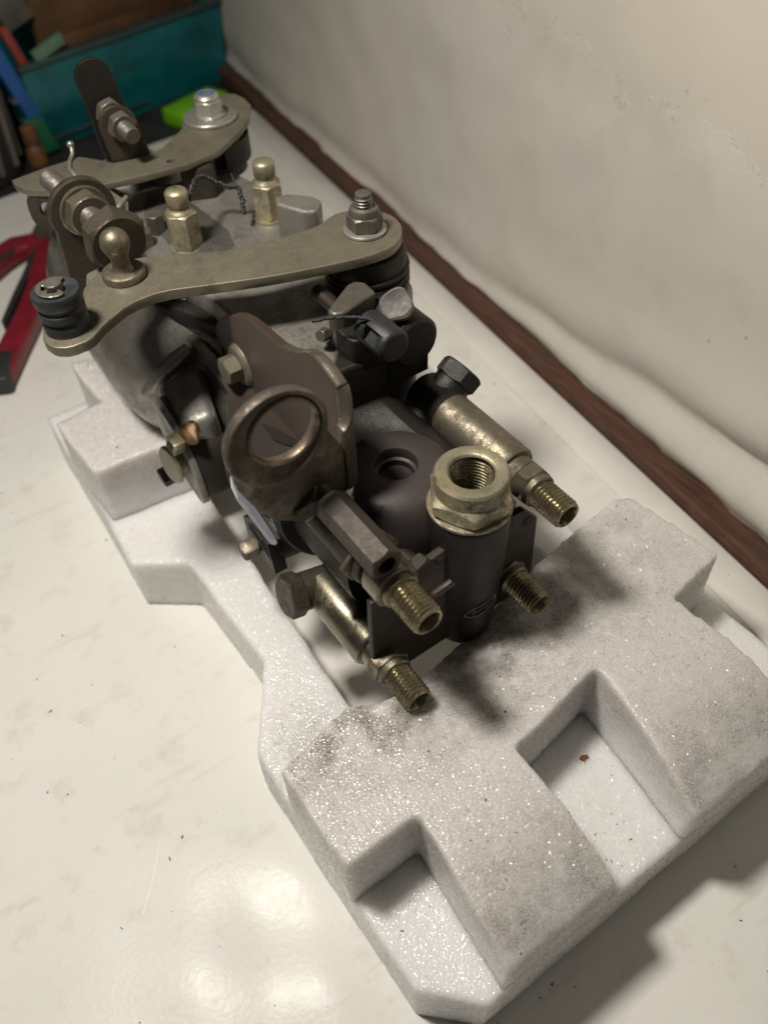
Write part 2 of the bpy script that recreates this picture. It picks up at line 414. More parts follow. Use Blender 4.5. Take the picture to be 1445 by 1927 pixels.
class B:
    def __init__(s):
        s.bm = bmesh.new()

    def lathe(s, prof, o, axis, seg=40, close=True):
        """prof: (radius, height) pairs along the axis; first/last radius 0 closes to a point, otherwise a cap"""
        a, u, v = frame(axis)
        o = Vector(o)
        rings = []
        for r, h in prof:
            if r < 1e-6:
                rings.append([s.bm.verts.new(o + a * h)])
            else:
                rings.append([s.bm.verts.new(o + a * h + (u * math.cos(2 * PI * i / seg) + v * math.sin(2 * PI * i / seg)) * r) for i in range(seg)])
        s.skin(rings, close)
        return s

    def skin(s, rings, close=True):
        for A, Bq in zip(rings, rings[1:]):
            n = max(len(A), len(Bq))
            for i in range(n):
                j = (i + 1) % n
                if len(A) == 1 and len(Bq) == 1:
                    continue
                if len(A) == 1:
                    s.bm.faces.new((A[0], Bq[j], Bq[i]))
                elif len(Bq) == 1:
                    s.bm.faces.new((A[i], A[j], Bq[0]))
                else:
                    s.bm.faces.new((A[i], A[j], Bq[j], Bq[i]))
        if close:
            if len(rings[0]) > 2:
                s.bm.faces.new(list(reversed(rings[0])))
            if len(rings[-1]) > 2:
                s.bm.faces.new(rings[-1])

    def cyl(s, p0, p1, r0, r1=None, seg=36, ch=0.0):
        p0, p1 = Vector(p0), Vector(p1)
        L = (p1 - p0).length
        r1 = r0 if r1 is None else r1
        prof = [(r0, 0), (r1, L)]
        if ch:
            prof = [(r0 - ch, 0), (r0, ch), (r1, L - ch), (r1 - ch, L)]
        return s.lathe(prof, p0, p1 - p0, seg)

    def hexa(s, o, axis, af, h, rot=0.0, chamfer=True, n=6):
        """hexagonal prism from o along axis, its corners turned down to a cone at both ends"""
        a, u, v = frame(axis)
        o = Vector(o)
        R = af / 2 / math.cos(PI / n)
        k = 6
        seg = n * k
        hh = af * 0.06 if chamfer else 0.0

        def pt(i, z, mode):
            t = 2 * PI * i / seg + rot
            ph = ((t - rot) % (2 * PI / n)) - PI / n
            rr = R * math.cos(PI / n) / math.cos(ph)
            if mode == 'in':
                rr = min(rr, af / 2 * 0.97)
            return o + a * z + (u * math.cos(t) + v * math.sin(t)) * rr
        rings = []

        def z_off(i):
            t = 2 * PI * i / seg
            ph = (t % (2 * PI / n)) - PI / n
            rr = R * math.cos(PI / n) / math.cos(ph)
            return (rr - af / 2) * 0.55 + hh * 0.4
        if chamfer:
            rings.append([s.bm.verts.new(pt(i, 0, 'in')) for i in range(seg)])
            rings.append([s.bm.verts.new(pt(i, z_off(i), 'out')) for i in range(seg)])
            rings.append([s.bm.verts.new(pt(i, h - z_off(i), 'out')) for i in range(seg)])
            rings.append([s.bm.verts.new(pt(i, h, 'in')) for i in range(seg)])
        else:
            rings.append([s.bm.verts.new(pt(i, 0, 'out')) for i in range(seg)])
            rings.append([s.bm.verts.new(pt(i, h, 'out')) for i in range(seg)])
        s.skin(rings)
        return s

    def thread(s, o, axis, L, r, pitch, depth, seg=32, bore=0.0, boredepth=10, sub=6, inside=False):
        """helical thread; bore leaves an open hole in the far end"""
        a, u, v = frame(axis)
        o = Vector(o)
        n = max(2, int(L / pitch * sub))
        rings = []
        for k in range(n + 1):
            z = L * k / n
            ring = []
            fade = min(1.0, (L - z) / (pitch * 0.9)) if not inside else 1.0
            for i in range(seg):
                t = 2 * PI * i / seg
                f = (z / pitch - i / seg) % 1.0
                tri = 1 - abs(2 * f - 1)
                tri = max(0.0, min(1.0, tri * 1.25 - 0.125))
                rr = r - depth * (1 - tri) if not inside else r + depth * tri
                rr = min(rr, r - depth * (1 - fade)) if not inside else rr
                ring.append(s.bm.verts.new(o + a * z + (u * math.cos(t) + v * math.sin(t)) * rr))
            rings.append(ring)
        if bore:
            def rg(rr, z):
                return [s.bm.verts.new(o + a * z + (u * math.cos(2 * PI * i / seg) + v * math.sin(2 * PI * i / seg)) * rr) for i in range(seg)]
            rings += [rg(bore + 0.35, L), rg(bore, L - 0.5), rg(bore * 0.8, L - boredepth), [s.bm.verts.new(o + a * (L - boredepth))]]
            s.skin(rings, False)
            s.bm.faces.new(list(reversed(rings[0])))
        elif inside:
            s.skin(rings, False)
        else:
            s.skin(rings)
        return s

    def poly(s, pts, to):
        """prism: a loop of 3-D points extruded by the vector `to`"""
        to = Vector(to)
        A = [s.bm.verts.new(Vector(p)) for p in pts]
        Bq = [s.bm.verts.new(Vector(p) + to) for p in pts]
        s.skin([A, Bq])
        return s

    def box(s, x0, x1, y0, y1, z0, z1):
        return s.poly([(x0, y0, z0), (x1, y0, z0), (x1, y1, z0), (x0, y1, z0)], (0, 0, z1 - z0))

    def obox(s, c, ax, ay, az, hx, hy, hz):
        c, ax, ay, az = Vector(c), Vector(ax).normalized(), Vector(ay).normalized(), Vector(az).normalized()
        return s.poly([c - ax * hx - ay * hy - az * hz, c + ax * hx - ay * hy - az * hz, c + ax * hx + ay * hy - az * hz, c - ax * hx + ay * hy - az * hz], az * (2 * hz))

    def tube(s, pts, r, seg=8, closed=False):
        pts = [Vector(p) for p in pts]
        n = len(pts)
        rings = []
        up = None
        for i in range(n):
            if closed:
                d = pts[(i + 1) % n] - pts[i - 1]
            else:
                d = pts[min(i + 1, n - 1)] - pts[max(i - 1, 0)]
            d.normalize()
            if up is None:
                _, u, v = frame(d)
            else:
                u = (up - d * up.dot(d)).normalized()
                v = d.cross(u)
            up = u
            rr = r[i] if isinstance(r, (list, tuple)) else r
            rings.append([s.bm.verts.new(pts[i] + (u * math.cos(2 * PI * k / seg) + v * math.sin(2 * PI * k / seg)) * rr) for k in range(seg)])
        if closed:
            s.skin(rings + [rings[0]], False)
        else:
            s.skin(rings)
        return s

    def ball(s, c, r, seg=28, rings=16):
        prof = [(r * math.sin(PI * i / rings), -r * math.cos(PI * i / rings)) for i in range(rings + 1)]
        return s.lathe(prof, c, (0, 0, 1), seg)

    def ring_plate(s, outer, c, r, to, seg=None):
        """flat plate with a round hole; outer: 3-D loop in one plane, c: hole centre"""
        c = Vector(c)
        to = Vector(to)
        outer = [Vector(p) for p in outer]
        n = len(outer)
        inner = [c + (p - c).normalized() * r for p in outer]
        L = []
        for off in (Vector((0, 0, 0)), to):
            L.append(([s.bm.verts.new(p + off) for p in outer], [s.bm.verts.new(p + off) for p in inner]))
        for i in range(n):
            j = (i + 1) % n
            s.bm.faces.new((L[0][0][i], L[0][0][j], L[0][1][j], L[0][1][i]))
            s.bm.faces.new((L[1][0][j], L[1][0][i], L[1][1][i], L[1][1][j]))
            s.bm.faces.new((L[0][0][j], L[0][0][i], L[1][0][i], L[1][0][j]))
            s.bm.faces.new((L[0][1][i], L[0][1][j], L[1][1][j], L[1][1][i]))
        return s

    def finish(s, name, mat, parent=None, bevel=0.0, segs=2, smooth=35, origin=None, jitter=0.0):
        bm = s.bm
        bmesh.ops.recalc_face_normals(bm, faces=bm.faces)
        if bevel:
            ed = [e for e in bm.edges if len(e.link_faces) == 2 and e.calc_face_angle(0) > math.radians(30)]
            bmesh.ops.bevel(bm, geom=ed, offset=bevel, segments=segs, profile=0.5, affect='EDGES', clamp_overlap=True)
        if jitter:
            for vv in bm.verts:
                vv.co += mnoise.noise_vector(vv.co * 0.12) * jitter
        org = Vector(origin if origin is not None else (ORG.get(parent.name, (0, 0, 0)) if parent else (0, 0, 0)))
        for vv in bm.verts:
            vv.co = (vv.co - org) * MM
        for f in bm.faces:
            f.smooth = len(f.verts) <= 6
        for e in bm.edges:
            if len(e.link_faces) == 2 and e.calc_face_angle(0) > math.radians(smooth):
                e.smooth = False
        me = bpy.data.meshes.new(name)
        bm.to_mesh(me)
        bm.free()
        me.materials.append(M[mat] if isinstance(mat, str) else mat)
        o = bpy.data.objects.new(name, me)
        C.objects.link(o)
        if parent:
            o.parent = parent
            ORG[o.name] = tuple(org)
        elif origin is not None:
            o.location = org * MM
        return o


ORG = {}


def thing(name, label, cat, loc, group=None):
    o = bpy.data.objects.new(name, None)
    o.empty_display_size = 0.02
    o.location = Vector(loc) * MM
    C.objects.link(o)
    tag(o, label, cat, group)
    ORG[o.name] = tuple(loc)
    return o


def tag(o, label, cat, group=None):
    o['label'] = label
    o['category'] = cat
    if group:
        o['group'] = group
    return o


def struct(o):
    o['kind'] = 'structure'
    return o


def arc(cx, cy, r, a0, a1, n):
    return [(cx + r * math.cos(math.radians(a0 + (a1 - a0) * i / n)), cy + r * math.sin(math.radians(a0 + (a1 - a0) * i / n))) for i in range(n + 1)]


def smooth_loop(pts, it=1):
    """Chaikin corner cutting of a closed 2-D loop"""
    for _ in range(it):
        q = []
        for i in range(len(pts)):
            a, b = Vector(pts[i]), Vector(pts[(i + 1) % len(pts)])
            q += [tuple(a * 0.8 + b * 0.2), tuple(a * 0.2 + b * 0.8)]
        pts = q
    return pts


def cut(o, tool):
    """carve tool out of o for good and drop the tool"""
    md = o.modifiers.new('cut', 'BOOLEAN')
    md.operation = 'DIFFERENCE'
    md.solver = 'EXACT'
    md.object = tool
    dg = bpy.context.evaluated_depsgraph_get()
    dg.update()
    me = bpy.data.meshes.new_from_object(o.evaluated_get(dg))
    o.modifiers.clear()
    old = o.data
    o.data = me
    bpy.data.meshes.remove(old)
    bpy.data.objects.remove(tool)


def bake(o):
    dg = bpy.context.evaluated_depsgraph_get()
    dg.update()
    me = bpy.data.meshes.new_from_object(o.evaluated_get(dg))
    o.modifiers.clear()
    old = o.data
    o.data = me
    bpy.data.meshes.remove(old)


# ------------------------------------------------------------------ the setting
def batten_x(y):
    return 290.2 + 0.1175 * y


b = B()
b.box(-900, 900, -700, 1700, -60, -4)
struct(b.finish('workbench', 'bench', bevel=0))

def sheet_z(x, y):
    """slight cockle of the loose sheet, flattened where the foam weighs it down"""
    k = 1 - min(1.0, max(0.0, (x - 24) / 22.0))
    env = math.exp(-((x - 12) ** 2 + (y - 95) ** 2) / (2 * 42.0 ** 2))
    w = k * env * 1.427 * math.sin(x / 10.356 + 0.5112 + 0.8 * math.sin(y / 31 + 2.9048)) * math.sin(y / 15.383 + 3.3203 + 0.6 * math.sin(x / 27 + 3.0541))
    return w + k * (1 - env) * 0.22 * mnoise.noise(Vector((x * 0.011, y * 0.011, 2.0)))


b = B()
xs = [-600, -500, -400, -300, -240] + [-200 + 3 * i for i in range(90)] + [80 + 20 * i for i in range(10)] + [None]
ys = [-600, -450, -300, -200, -150] + [-120 + 3 * i for i in range(134)] + [290 + 25 * i for i in range(18)] + [None]
tg = []
for y in ys:
    row = []
    for x in xs:
        yy = y if y is not None else 0
        if y is None:
            xx = x if x is not None else 372
            yy = 690 + (xx + 600) * 0.129 if xx < 112 else 782 + (xx - 112) * 0.097
        xx = x if x is not None else batten_x(yy) - 1
        row.append(b.bm.verts.new((xx, yy, sheet_z(xx, yy))))
    tg.append(row)
for j in range(len(tg) - 1):
    for i in range(len(tg[0]) - 1):
        b.bm.faces.new((tg[j][i], tg[j][i + 1], tg[j + 1][i + 1], tg[j + 1][i]))
struct(b.finish('tabletop', 'table', smooth=80))

# strip of sheet that laps the batten
b = B()
b.poly([(batten_x(-500) - 31, -500, 0.4), (batten_x(-500) - 1, -500, 0.4), (batten_x(790) - 1, 790, 0.4), (batten_x(790) - 20, 790, 0.4)], (0, 0, 0.8))
struct(b.finish('edge_strip', 'strip', bevel=0.3))

# wall: one sheet, sagging into a fold above the batten
b = B()
ny, nz = 220, 70
y0, y1, z1 = -500.0, 1500.0, 430.0
grid = []
for j in range(nz + 1):
    row = []
    z = 10.9 + (z1 - 10.9) * (j / nz) ** 1.35
    for i in range(ny + 1):
        y = y0 + (y1 - y0) * i / ny
        x = batten_x(y) + 15 + 0.02 * z
        nv = mnoise.noise(Vector((y * 0.006, z * 0.010, 3.1)))
        nv2 = mnoise.noise(Vector((y * 0.022, z * 0.03, 8.4)))
        zc = 15 + max(0.0, 400 - y) * 0.105 + 2.5 * nv2
        t_ = (z - 9) / (zc - 9)
        amp = 3.0 + max(0.0, 400 - y) * 0.018
        bulge = amp * math.sin(PI * min(1, max(0, t_))) ** 0.7 if 0 < t_ < 1 else 0.0
        valley = (2.0 + max(0.0, 400 - y) * 0.022) * math.exp(-((z - zc - 3) / 9.0) ** 2)
        over = (1.5 + max(0.0, 400 - y) * 0.014) * math.exp(-((z - zc - 26) / 16.0) ** 2)
        x += -bulge * (1 + 0.6 * nv2) + valley - over + 3.4 * nv + 1.4 * nv2
        lip = 0.8 + 2.4 * mnoise.noise(Vector((y * 0.017, 2.2, 0.4))) + 2.0 * mnoise.noise(Vector((y * 0.06, 7.2, 0.4)))
        tl = math.exp(-max(0.0, z - 10.9) / 6.0)
        x = x * (1 - tl) + tl * (batten_x(y) + 13.5 - max(-1.5, lip) * 1.2)
        z_ = z + (0.5 if z < 12 else 0)
        row.append(b.bm.verts.new((x, y, z_)))
    grid.append(row)
for j in range(nz):
    for i in range(ny):
        b.bm.faces.new((grid[j][i], grid[j][i + 1], grid[j + 1][i + 1], grid[j + 1][i]))
w = struct(b.finish('wall', 'wall', smooth=80))

b = B()
n = 60
rings = []
for i in range(n + 1):
    y = -500 + 1600 * i / n
    x = batten_x(y) + 0.25 * mnoise.noise(Vector((y * 0.02, 1, 1)))
    hz = 9.2 + 0.5 * mnoise.noise(Vector((y * 0.03, 5, 1)))
    rings.append([b.bm.verts.new(p) for p in ((x, y, 0.2), (x, y, hz), (x + 0.8, y, hz + 0.8), (x + 16, y, hz + 0.9), (x + 18, y, 0.2))])
b.skin(rings)
tag(b.finish('wooden_trim', 'wood', smooth=25), 'red brown wooden trim strip running along the foot of the wall', 'trim')

b = B()
b.box(-900, 900, 1250, 1270, -4, 900)
struct(b.finish('back_wall', 'bench'))

# ------------------------------------------------------------------ foam tray
foam = thing('foam_tray', 'stepped white packing foam tray, soot stained, under the pump', 'foam', (140, 200, 0))


def foam_part(name, polys, voxel=1.7, smooth_it=5, disp=0.9, round_front=None, scoop=None):
    bb = B()
    for pts, za, zb in polys:
        bb.poly([(x, y, za) for x, y in pts], (0, 0, zb - za))
    o = bb.finish(name, 'foam', foam)
    md = o.modifiers.new('r', 'REMESH')
    md.mode = 'VOXEL'
    md.voxel_size = voxel * MM
    md.use_smooth_shade = True
    sm = o.modifiers.new('s', 'SMOOTH')
    sm.iterations = smooth_it
    sm.factor = 0.5
    bake(o)
    ox, oy, oz = ORG[foam.name]
    for v in o.data.vertices:
        x, y, z = v.co.x / MM + ox, v.co.y / MM + oy, v.co.z / MM + oz
        if scoop:
            z = scoop(x, y, z)
        if round_front:
            x, y, z = round_front(x, y, z)
        p = Vector((x, y, z))
        nn = mnoise.noise_vector(p * 0.045) * disp * 0.9 + mnoise.noise_vector(p * 0.28) * disp * 0.35 + mnoise.noise_vector(p * 0.8) * disp * 0.2
        if z < 1.0:
            nn = nn * 0.1
        v.co = (Vector((x, y, z)) + nn - Vector((ox, oy, oz))) * MM
    for pl in o.data.polygons:
        pl.use_smooth = True
    return o


base_out = [(38.5, 54), (56, 37), (247, 37), (247, 150), (225, 158), (222, 300), (247, 318), (247, 420), (39, 420), (37, 318), (36, 288), (59, 272),
            (61, 196), (37, 162)]
base_in = [(80, 157), (80, 100), (200, 100), (200, 330), (88, 330), (86, 306)]
ring_l = [(38.5, 54), (56, 37), (247, 37), (247, 150), (225, 158), (205, 157), (190, 152), (90, 152), (80, 157), (82, 205), (88, 318), (88, 420), (39, 420),
          (36.5, 318), (35, 288), (58.5, 270), (61, 200), (36.5, 162)]
rail_r = [(203, 140), (225, 150), (222, 300), (247, 318), (247, 420), (190, 420), (198, 318)]
back_bar = [(80, 385), (200, 385), (200, 420), (80, 420)]
foam_part('base_sheet', [(ring_l, 0, 36), (rail_r, 0, 36), (back_bar, 0, 36)], voxel=1.4, smooth_it=2, disp=0.7)


def rf(x, y, z):
    # the tops of the two front pads curve down towards their front lips
    if y < 92 and z > 36:
        t = (92 - y) / 50.0
        z -= max(0.0, (z - 36)) / 36.0 * 12.0 * max(0, t) ** 2.2
    return x, y, z


def scoop(x, y, z):
    # hollow that cradles the pump head
    if z > 40 and y > 92:
        f = max(0.0, 1 - ((x - 128) / 46.0) ** 2)
        g = min(1.0, max(0.0, (y - 92) / 50.0))
        z -= (z - 40) / 32.0 * 9.0 * f * g
    return z


pad = [(36, 133), (53, 137), (70, 140.5), (80, 135), (88, 134), (139, 145), (175, 150), (228, 157), (235, 153), (240, 107), (207, 103), (214, 36.5), (150, 37),
       (158, 98), (111, 91), (111.5, 37), (63, 37.5), (67, 91), (37, 91)]
foam_part('front_pad', [(pad, 30, 72)], voxel=1.2, smooth_it=4, disp=0.7, round_front=rf, scoop=scoop)
rear = [(36.5, 364), (39, 318), (70, 315.5), (100, 312), (104, 408), (84, 402), (61, 408), (62, 372), (64, 366)]
foam_part('rear_pad', [(rear, 34, 73)], voxel=1.4, smooth_it=3, disp=0.9)
rear2 = [(160, 318), (200, 318), (200, 402), (160, 402)]
foam_part('rear_pad', [(rear2, 34, 66)], voxel=2.2, smooth_it=4, disp=0.9)

# rust flake, crumbs
b = B()
b.poly([(x, y, 36.6) for x, y in [(141.5, 83), (143.2, 83.6), (145.2, 82.4), (145.0, 80.9), (143.7, 81.4), (142.4, 81.0)]], (0, 0, 1.1))
tag(b.finish('rust_flake', 'rust', bevel=0.2, origin=(143, 82, 36.6)), 'small orange brown rust flake lying in the middle pocket of the foam', 'rust flake')

b = B()
for k in range(300):
    z = 0.25
    if k < 45:
        x, y = random.uniform(60, 290), random.uniform(-40, 36)
        if random.random() < 0.5:
            x, y = random.uniform(-60, 30), random.uniform(60, 500)
    else:
        x, y = random.uniform(38, 236), random.uniform(42, 130)
        pockets = (67 < x < 111 and y < 90) or y > 95 or (x > 160 and x < 205)
        z = 71.5 if pockets and 60 < y < 130 else -50
        if (112 < x < 155 and y < 86) or (42 < x < 62 and 55 < y < 85):
            z = 36.3
        if z == 71.5 and (abs(x - 128) < 46):
            z = -50
    if z < 0:
        continue
    s_ = random.uniform(0.2, 0.5)
    a = random.uniform(0, PI)
    s_ *= 1.0 if k < 45 else 0.6
    l_ = s_ * random.choice((0.8, 0.8, 1, 1.2, 2.4))
    b.obox((x, y, z), (math.cos(a), math.sin(a), 0), (-math.sin(a), math.cos(a), 0), (0, 0, 1), l_, s_ * 0.5, s_ * 0.5)
o = b.finish('crumbs', 'crumb')
o['kind'] = 'stuff'

# ------------------------------------------------------------------ the pump
PO = (126, 260, 36)
pump = thing('injection_pump', 'greasy diesel injection pump with levers and brackets lying in white foam', 'pump', PO)
AX, AZ = 126.0, 104.0

# -- housing: barrel that necks down towards the hydraulic head
b = B()
secs = [(434, 16), (433, 24), (424, 26), (422, 58), (420, 60), (409, 60), (406, 55), (396, 56), (372, 58), (340, 58.5), (326, 57.5), (316, 54), (310, 48), (306, 44), (300, 40), (290, 34), (262, 33.5), (258, 33.5), (244, 34), (240, 34)]
rings = []
for y, r in secs:
    ring = []
    for k in range(72):
        t = 2 * PI * k / 72
        cx, sz = math.cos(t), math.sin(t)
        rr = r
        if 300 <= y <= 410:
            rr = r * (1 + 0.03 * math.cos(4 * t))
            if sz > 0.3:
                rr *= 1 - 0.14 * (sz - 0.3)
        ring.append(b.bm.verts.new((AX + rr * cx, y, AZ + rr * sz)))
    rings.append(ring)
b.skin(rings)
housing = b.finish('housing', 'alu_body', pump, smooth=50)
b = B()
b.poly([(97, 332, 136), (97, 256, 128), (102.5, 256, 130), (102.5, 332, 138)], (0, 0, -7))
b.finish('cover_ledge', 'alu_body', housing, bevel=1.5, segs=3)
# side bosses and ribs of the casting
b = B()
b.poly([(75, 300, 122), (74, 268, 119), (88, 264, 122), (97, 296, 127)], (4, 0, -45))
b.finish('casting_boss', 'alu', housing, bevel=5, segs=4, smooth=50)
b = B()
b.tube([(73, 308, 112), (80, 303, 121), (88, 301, 128), (95, 300, 132)], [3, 4, 4, 3], 14)
b.finish('casting_rib', 'alu_body', housing, smooth=60)
b = B()
b.poly([(x, y, 137) for x, y in [(109, 232), (172, 232), (180, 392), (92, 392), (92, 320), (108, 286)]], (0, 0, 9))
b.finish('cover_flange', 'oily', housing, bevel=3, segs=3)

# -- governor cover: shallow box with a flat machined deck
b = B()
deck = [(109.5, 246), (112, 229), (117, 225), (126, 224), (130, 228), (134, 233), (160, 231), (170, 236), (184, 252), (184, 276), (174, 290), (174, 392), (150, 400), (112, 398), (100, 384), (99, 330), (108, 300)]
deck = smooth_loop(deck, 2)
b.poly([(x, y, 144) for x, y in deck], (0, 0, 12))
cover = b.finish('governor_cover', 'alu', pump, bevel=2.2, segs=4)
b = B()
b.poly([(x, y, 155) for x, y in [(155, 316), (158, 322), (164, 321), (172, 312), (173, 306), (166, 299), (161, 302)]], (0, 0, 19))
b.finish('cast_lug', 'alu', cover, bevel=1.6, segs=3)
b = B()
b.poly([(x, y, 150) for x, y in [(130.5, 235), (146, 245), (150, 245.5), (153, 242), (152.5, 234), (135, 229.5), (131, 231)]], (0, 0, 22.5))
b.finish('cast_lug', 'steel_dull', cover, bevel=1.3, segs=3)
b = B()
b.thread((139, 239, 166), (0, 1, 0.02), 18, 3.2, 1.25, 0.55, seg=24)
b.finish('stop_screw', 'oily_brown', cover)

# dark nose of the cover, over the hydraulic head
b = B()
nose = smooth_loop([(114, 246), (114, 228), (120, 220), (157, 218), (165.5, 224), (166.5, 246)], 2)
b.poly([(x, y, 110) for x, y in nose], (0, 0, 45.0))
nosep = b.finish('cover_nose', 'oily', pump, bevel=2.0, segs=3)
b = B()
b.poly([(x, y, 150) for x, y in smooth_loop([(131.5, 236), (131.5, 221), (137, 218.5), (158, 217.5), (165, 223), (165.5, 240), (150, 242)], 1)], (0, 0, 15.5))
b.finish('screw_block', 'oily', nosep, bevel=1.2, segs=3)  # added black block; its colour stands in for the shaded recess under the cap
b = B()
b.cyl((157.5, 238, 157), (157.5, 214, 157), 10.8, ch=1.4)
b.box(147, 166, 218, 240, 138, 158)
b.finish('nose_ear', 'oily', nosep)
b = B()
b.lathe([(6.6, 0), (6.8, 0.6), (6.8, 16), (6.0, 17.2), (5.6, 17.4)], (140.5, 222, 168.5), (0.02, -1, -0.02), 40)
cap = b.finish('screw_cap', 'black', nosep)
tb = B()
tb.obox((133.0, 212.5, 173.5), (0, 1, 0), (0.72, 0, 0.7), (-0.7, 0, 0.72), 4.2, 2.6, 5.5)
cut(cap, tb.finish('tool', 'black', nosep))
b = B()
b.thread((140.5, 221, 168.5), (0, -1, 0), 14, 3.3, 1.2, 0.5, seg=24)
b.finish('cap_screw', 'oily', nosep)
# lead seal pressed over the second screw
b = B()
ax = Vector((-0.38, -0.55, 0.74)).normalized()
b.lathe([(0, -3), (4.8, -3), (6.3, -2), (6.8, 0), (6.4, 1.6), (5.6, 2.2), (5.0, 1.9), (0, 1.7)], (152.5, 221, 172), ax, 30)
b.finish('lead_seal', 'lead', nosep, jitter=2.6)


def twisted(p, r, turns, name, mat, parent):
    pts = [Vector(q) for q in p]
    # resample
    dense = []
    for a_, c_ in zip(pts, pts[1:]):
        m_ = max(2, int((c_ - a_).length / 0.35))
        dense += [a_.lerp(c_, i / m_) for i in range(m_)]
    dense.append(pts[-1])
    for _ in range(25):
        dense = [dense[0]] + [(dense[i - 1] + dense[i] * 2 + dense[i + 1]) / 4 for i in range(1, len(dense) - 1)] + [dense[-1]]
    bb = B()
    n_ = len(dense)
    for ph in (0, PI):
        path = []
        for i, q in enumerate(dense):
            d_ = (dense[min(i + 1, n_ - 1)] - dense[max(i - 1, 0)]).normalized()
            _, u_, v_ = frame(d_)
            t_ = ph + 2 * PI * turns * i / n_
            path.append(q + (u_ * math.cos(t_) + v_ * math.sin(t_)) * r * 0.95 + mnoise.noise_vector(q * 0.6) * 0.55)
        bb.tube(path, r, 7)
    return bb.finish(name, mat, parent, smooth=80)


twisted([(121.5, 231, 173.5), (124, 229, 174.5), (129, 224, 176), (135, 218.5, 176.3), (139.5, 216, 174)], 0.42, 12, 'seal_wire', 'rubber', nosep)
b = B()
b.hexa((129.5, 235, 162.5), (-0.9, -0.4, 0.25), 4.6, 4.5)
b.ball((131, 236, 159.5), 2.6)
b.finish('seal_stub', 'steel_dull', nosep)

# -- hydraulic head with its tapped pocket
b = B()
b.lathe([(33, 0), (34, 1.5), (34, 14), (35.4, 17), (35.8, 18), (35.8, 70), (35, 72)], (AX, 240, AZ), (0, -1, 0), 72)
for v_ in b.bm.verts:
    v_.co.z = min(v_.co.z, 134.5)
head = b.finish('hydraulic_head', 'oily', pump, smooth=40)
b = B()
b.lathe([(30, 0), (28.5, 12), (26, 19), (22.5, 23.6), (18.5, 25.9), (15, 26.8), (9, 27), (8.5, 26.9), (8.2, 26.3), (8.0, 22.6), (6.9, 22.0), (6.7, 19.4), (0, 18.6)], (124, 182, 109.5), (0, 0, 1), 48)
boss = b.finish('port_boss', 'head', head, smooth=40)
b = B()
b.lathe([(1.7, 0), (1.7, 0.3), (0, 0.3)], (123.6, 181.2, 128.3), (0, 0, 1), 20)
b.finish('port_drilling', 'void', head)
tool = B().lathe([(17, 0), (17, 40)], (124, 182, 118), (0, 0, 1), 40).finish('tool', 'void', pump)
cut(head, tool)
def sector(r0, r1, a0, a1, y_a, y_b, name, mat, parent, bev):
    bb = B()
    n_ = 36
    loop = [(AX + r1 * math.cos(math.radians(a0 + (a1 - a0) * i / n_)), y_a, AZ + r1 * math.sin(math.radians(a0 + (a1 - a0) * i / n_))) for i in range(n_ + 1)]
    loop += [(AX + r0 * math.cos(math.radians(a1 - (a1 - a0) * i / n_)), y_a, AZ + r0 * math.sin(math.radians(a1 - (a1 - a0) * i / n_))) for i in range(n_ + 1)]
    bb.poly(loop, (0, y_b - y_a, 0))
    return bb.finish(name, mat, parent, bevel=bev, smooth=50)


sector(30, 41.5, 166, 318, 209, 216, 'sealing_band', 'rubber', head, 1.0)
sector(30, 45.5, 172, 290, 232, 249, 'housing_flange', 'oily_brown', housing, 1.6)

# -- end plate and inlet casting at the front of the head
b = B()
b.poly([(x, 158, z) for x, z in [(102, 116), (100, 70), (112, 60), (158, 62), (168, 76), (167, 108), (158, 118), (146, 126), (128, 128), (112, 125)]], (0, 12, 0))
b.finish('end_cap', 'oily', pump, bevel=2.5, segs=3)
b = B()
b.poly([(x, 146, z) for x, z in [(87.2, 117.5), (86.2, 71), (100, 64), (158, 66), (167, 76), (165.5, 111), (158, 120), (120, 124), (100, 120)]], (0, 3.2, 0))
plate = b.finish('locking_plate', 'oily_brown', pump, bevel=0.5)
for hx, hz in ((160.5, 112), (156, 80)):
    b = B()
    b.lathe([(2.6, 0), (2.6, 0.5), (0, 0.5)], (hx, 146.2, hz), (0, -1, 0), 20)
    b.finish('plate_hole', 'void', plate)
b = B()
b.lathe([(9, 0), (11.5, 4), (13.0, 16), (14.2, 34), (15.1, 58), (15.3, 74), (15.0, 76.5), (14.0, 77.5), (8.4, 77.5), (8.2, 44), (0, 40)], (134, 151, 58), (0, 0.0, 1), 56)
inlet = b.finish('inlet_casting', 'oily', pump, smooth=45)
b = B()
b.box(121, 147, 152, 168, 70, 118)
b.finish('casting_web', 'oily', inlet, bevel=4, segs=3)
b = B()
b.lathe([(9, 0), (15.2, 0), (15.6, 0.5), (15.6, 1.5), (15.1, 1.9), (9, 1.9)], (134, 150.6, 135.2), (0, 0.02, 1), 56, close=False)
b.finish('sealing_washer', 'brass_zinc', inlet)
b = B()
b.hexa((134, 150.6, 137.2), (0, 0, 1), 27.5, 7.4, rot=math.radians(-4))
hx_ = b.finish('inlet_hexagon', 'brass_zinc', inlet)
cut(hx_, B().cyl((134, 150.6, 130), (134, 150.6, 150), 8.0, seg=48).finish('tool', 'void', inlet))
b = B()
b.lathe([(12.4, 0), (13.3, 0.4), (13.3, 6.6), (12.6, 7.4), (9.0, 7.5), (8.3, 7.1), (7.9, 6.4)], (134, 150.6, 144.4), (0, 0, 1), 64, close=False)
b.finish('inlet_collar', 'brass_zinc', inlet)
b = B()
b.thread((134, 150.6, 114.5), (0, 0, 1), 36.2, 7.15, 1.5, 0.75, seg=48, inside=True)
b.finish('inlet_thread', 'thread', inlet)
# oval maker's emblem cast on the inlet casting, with flowing script
b = B()
ec = Vector((134, 151, 88))
er = 14.35


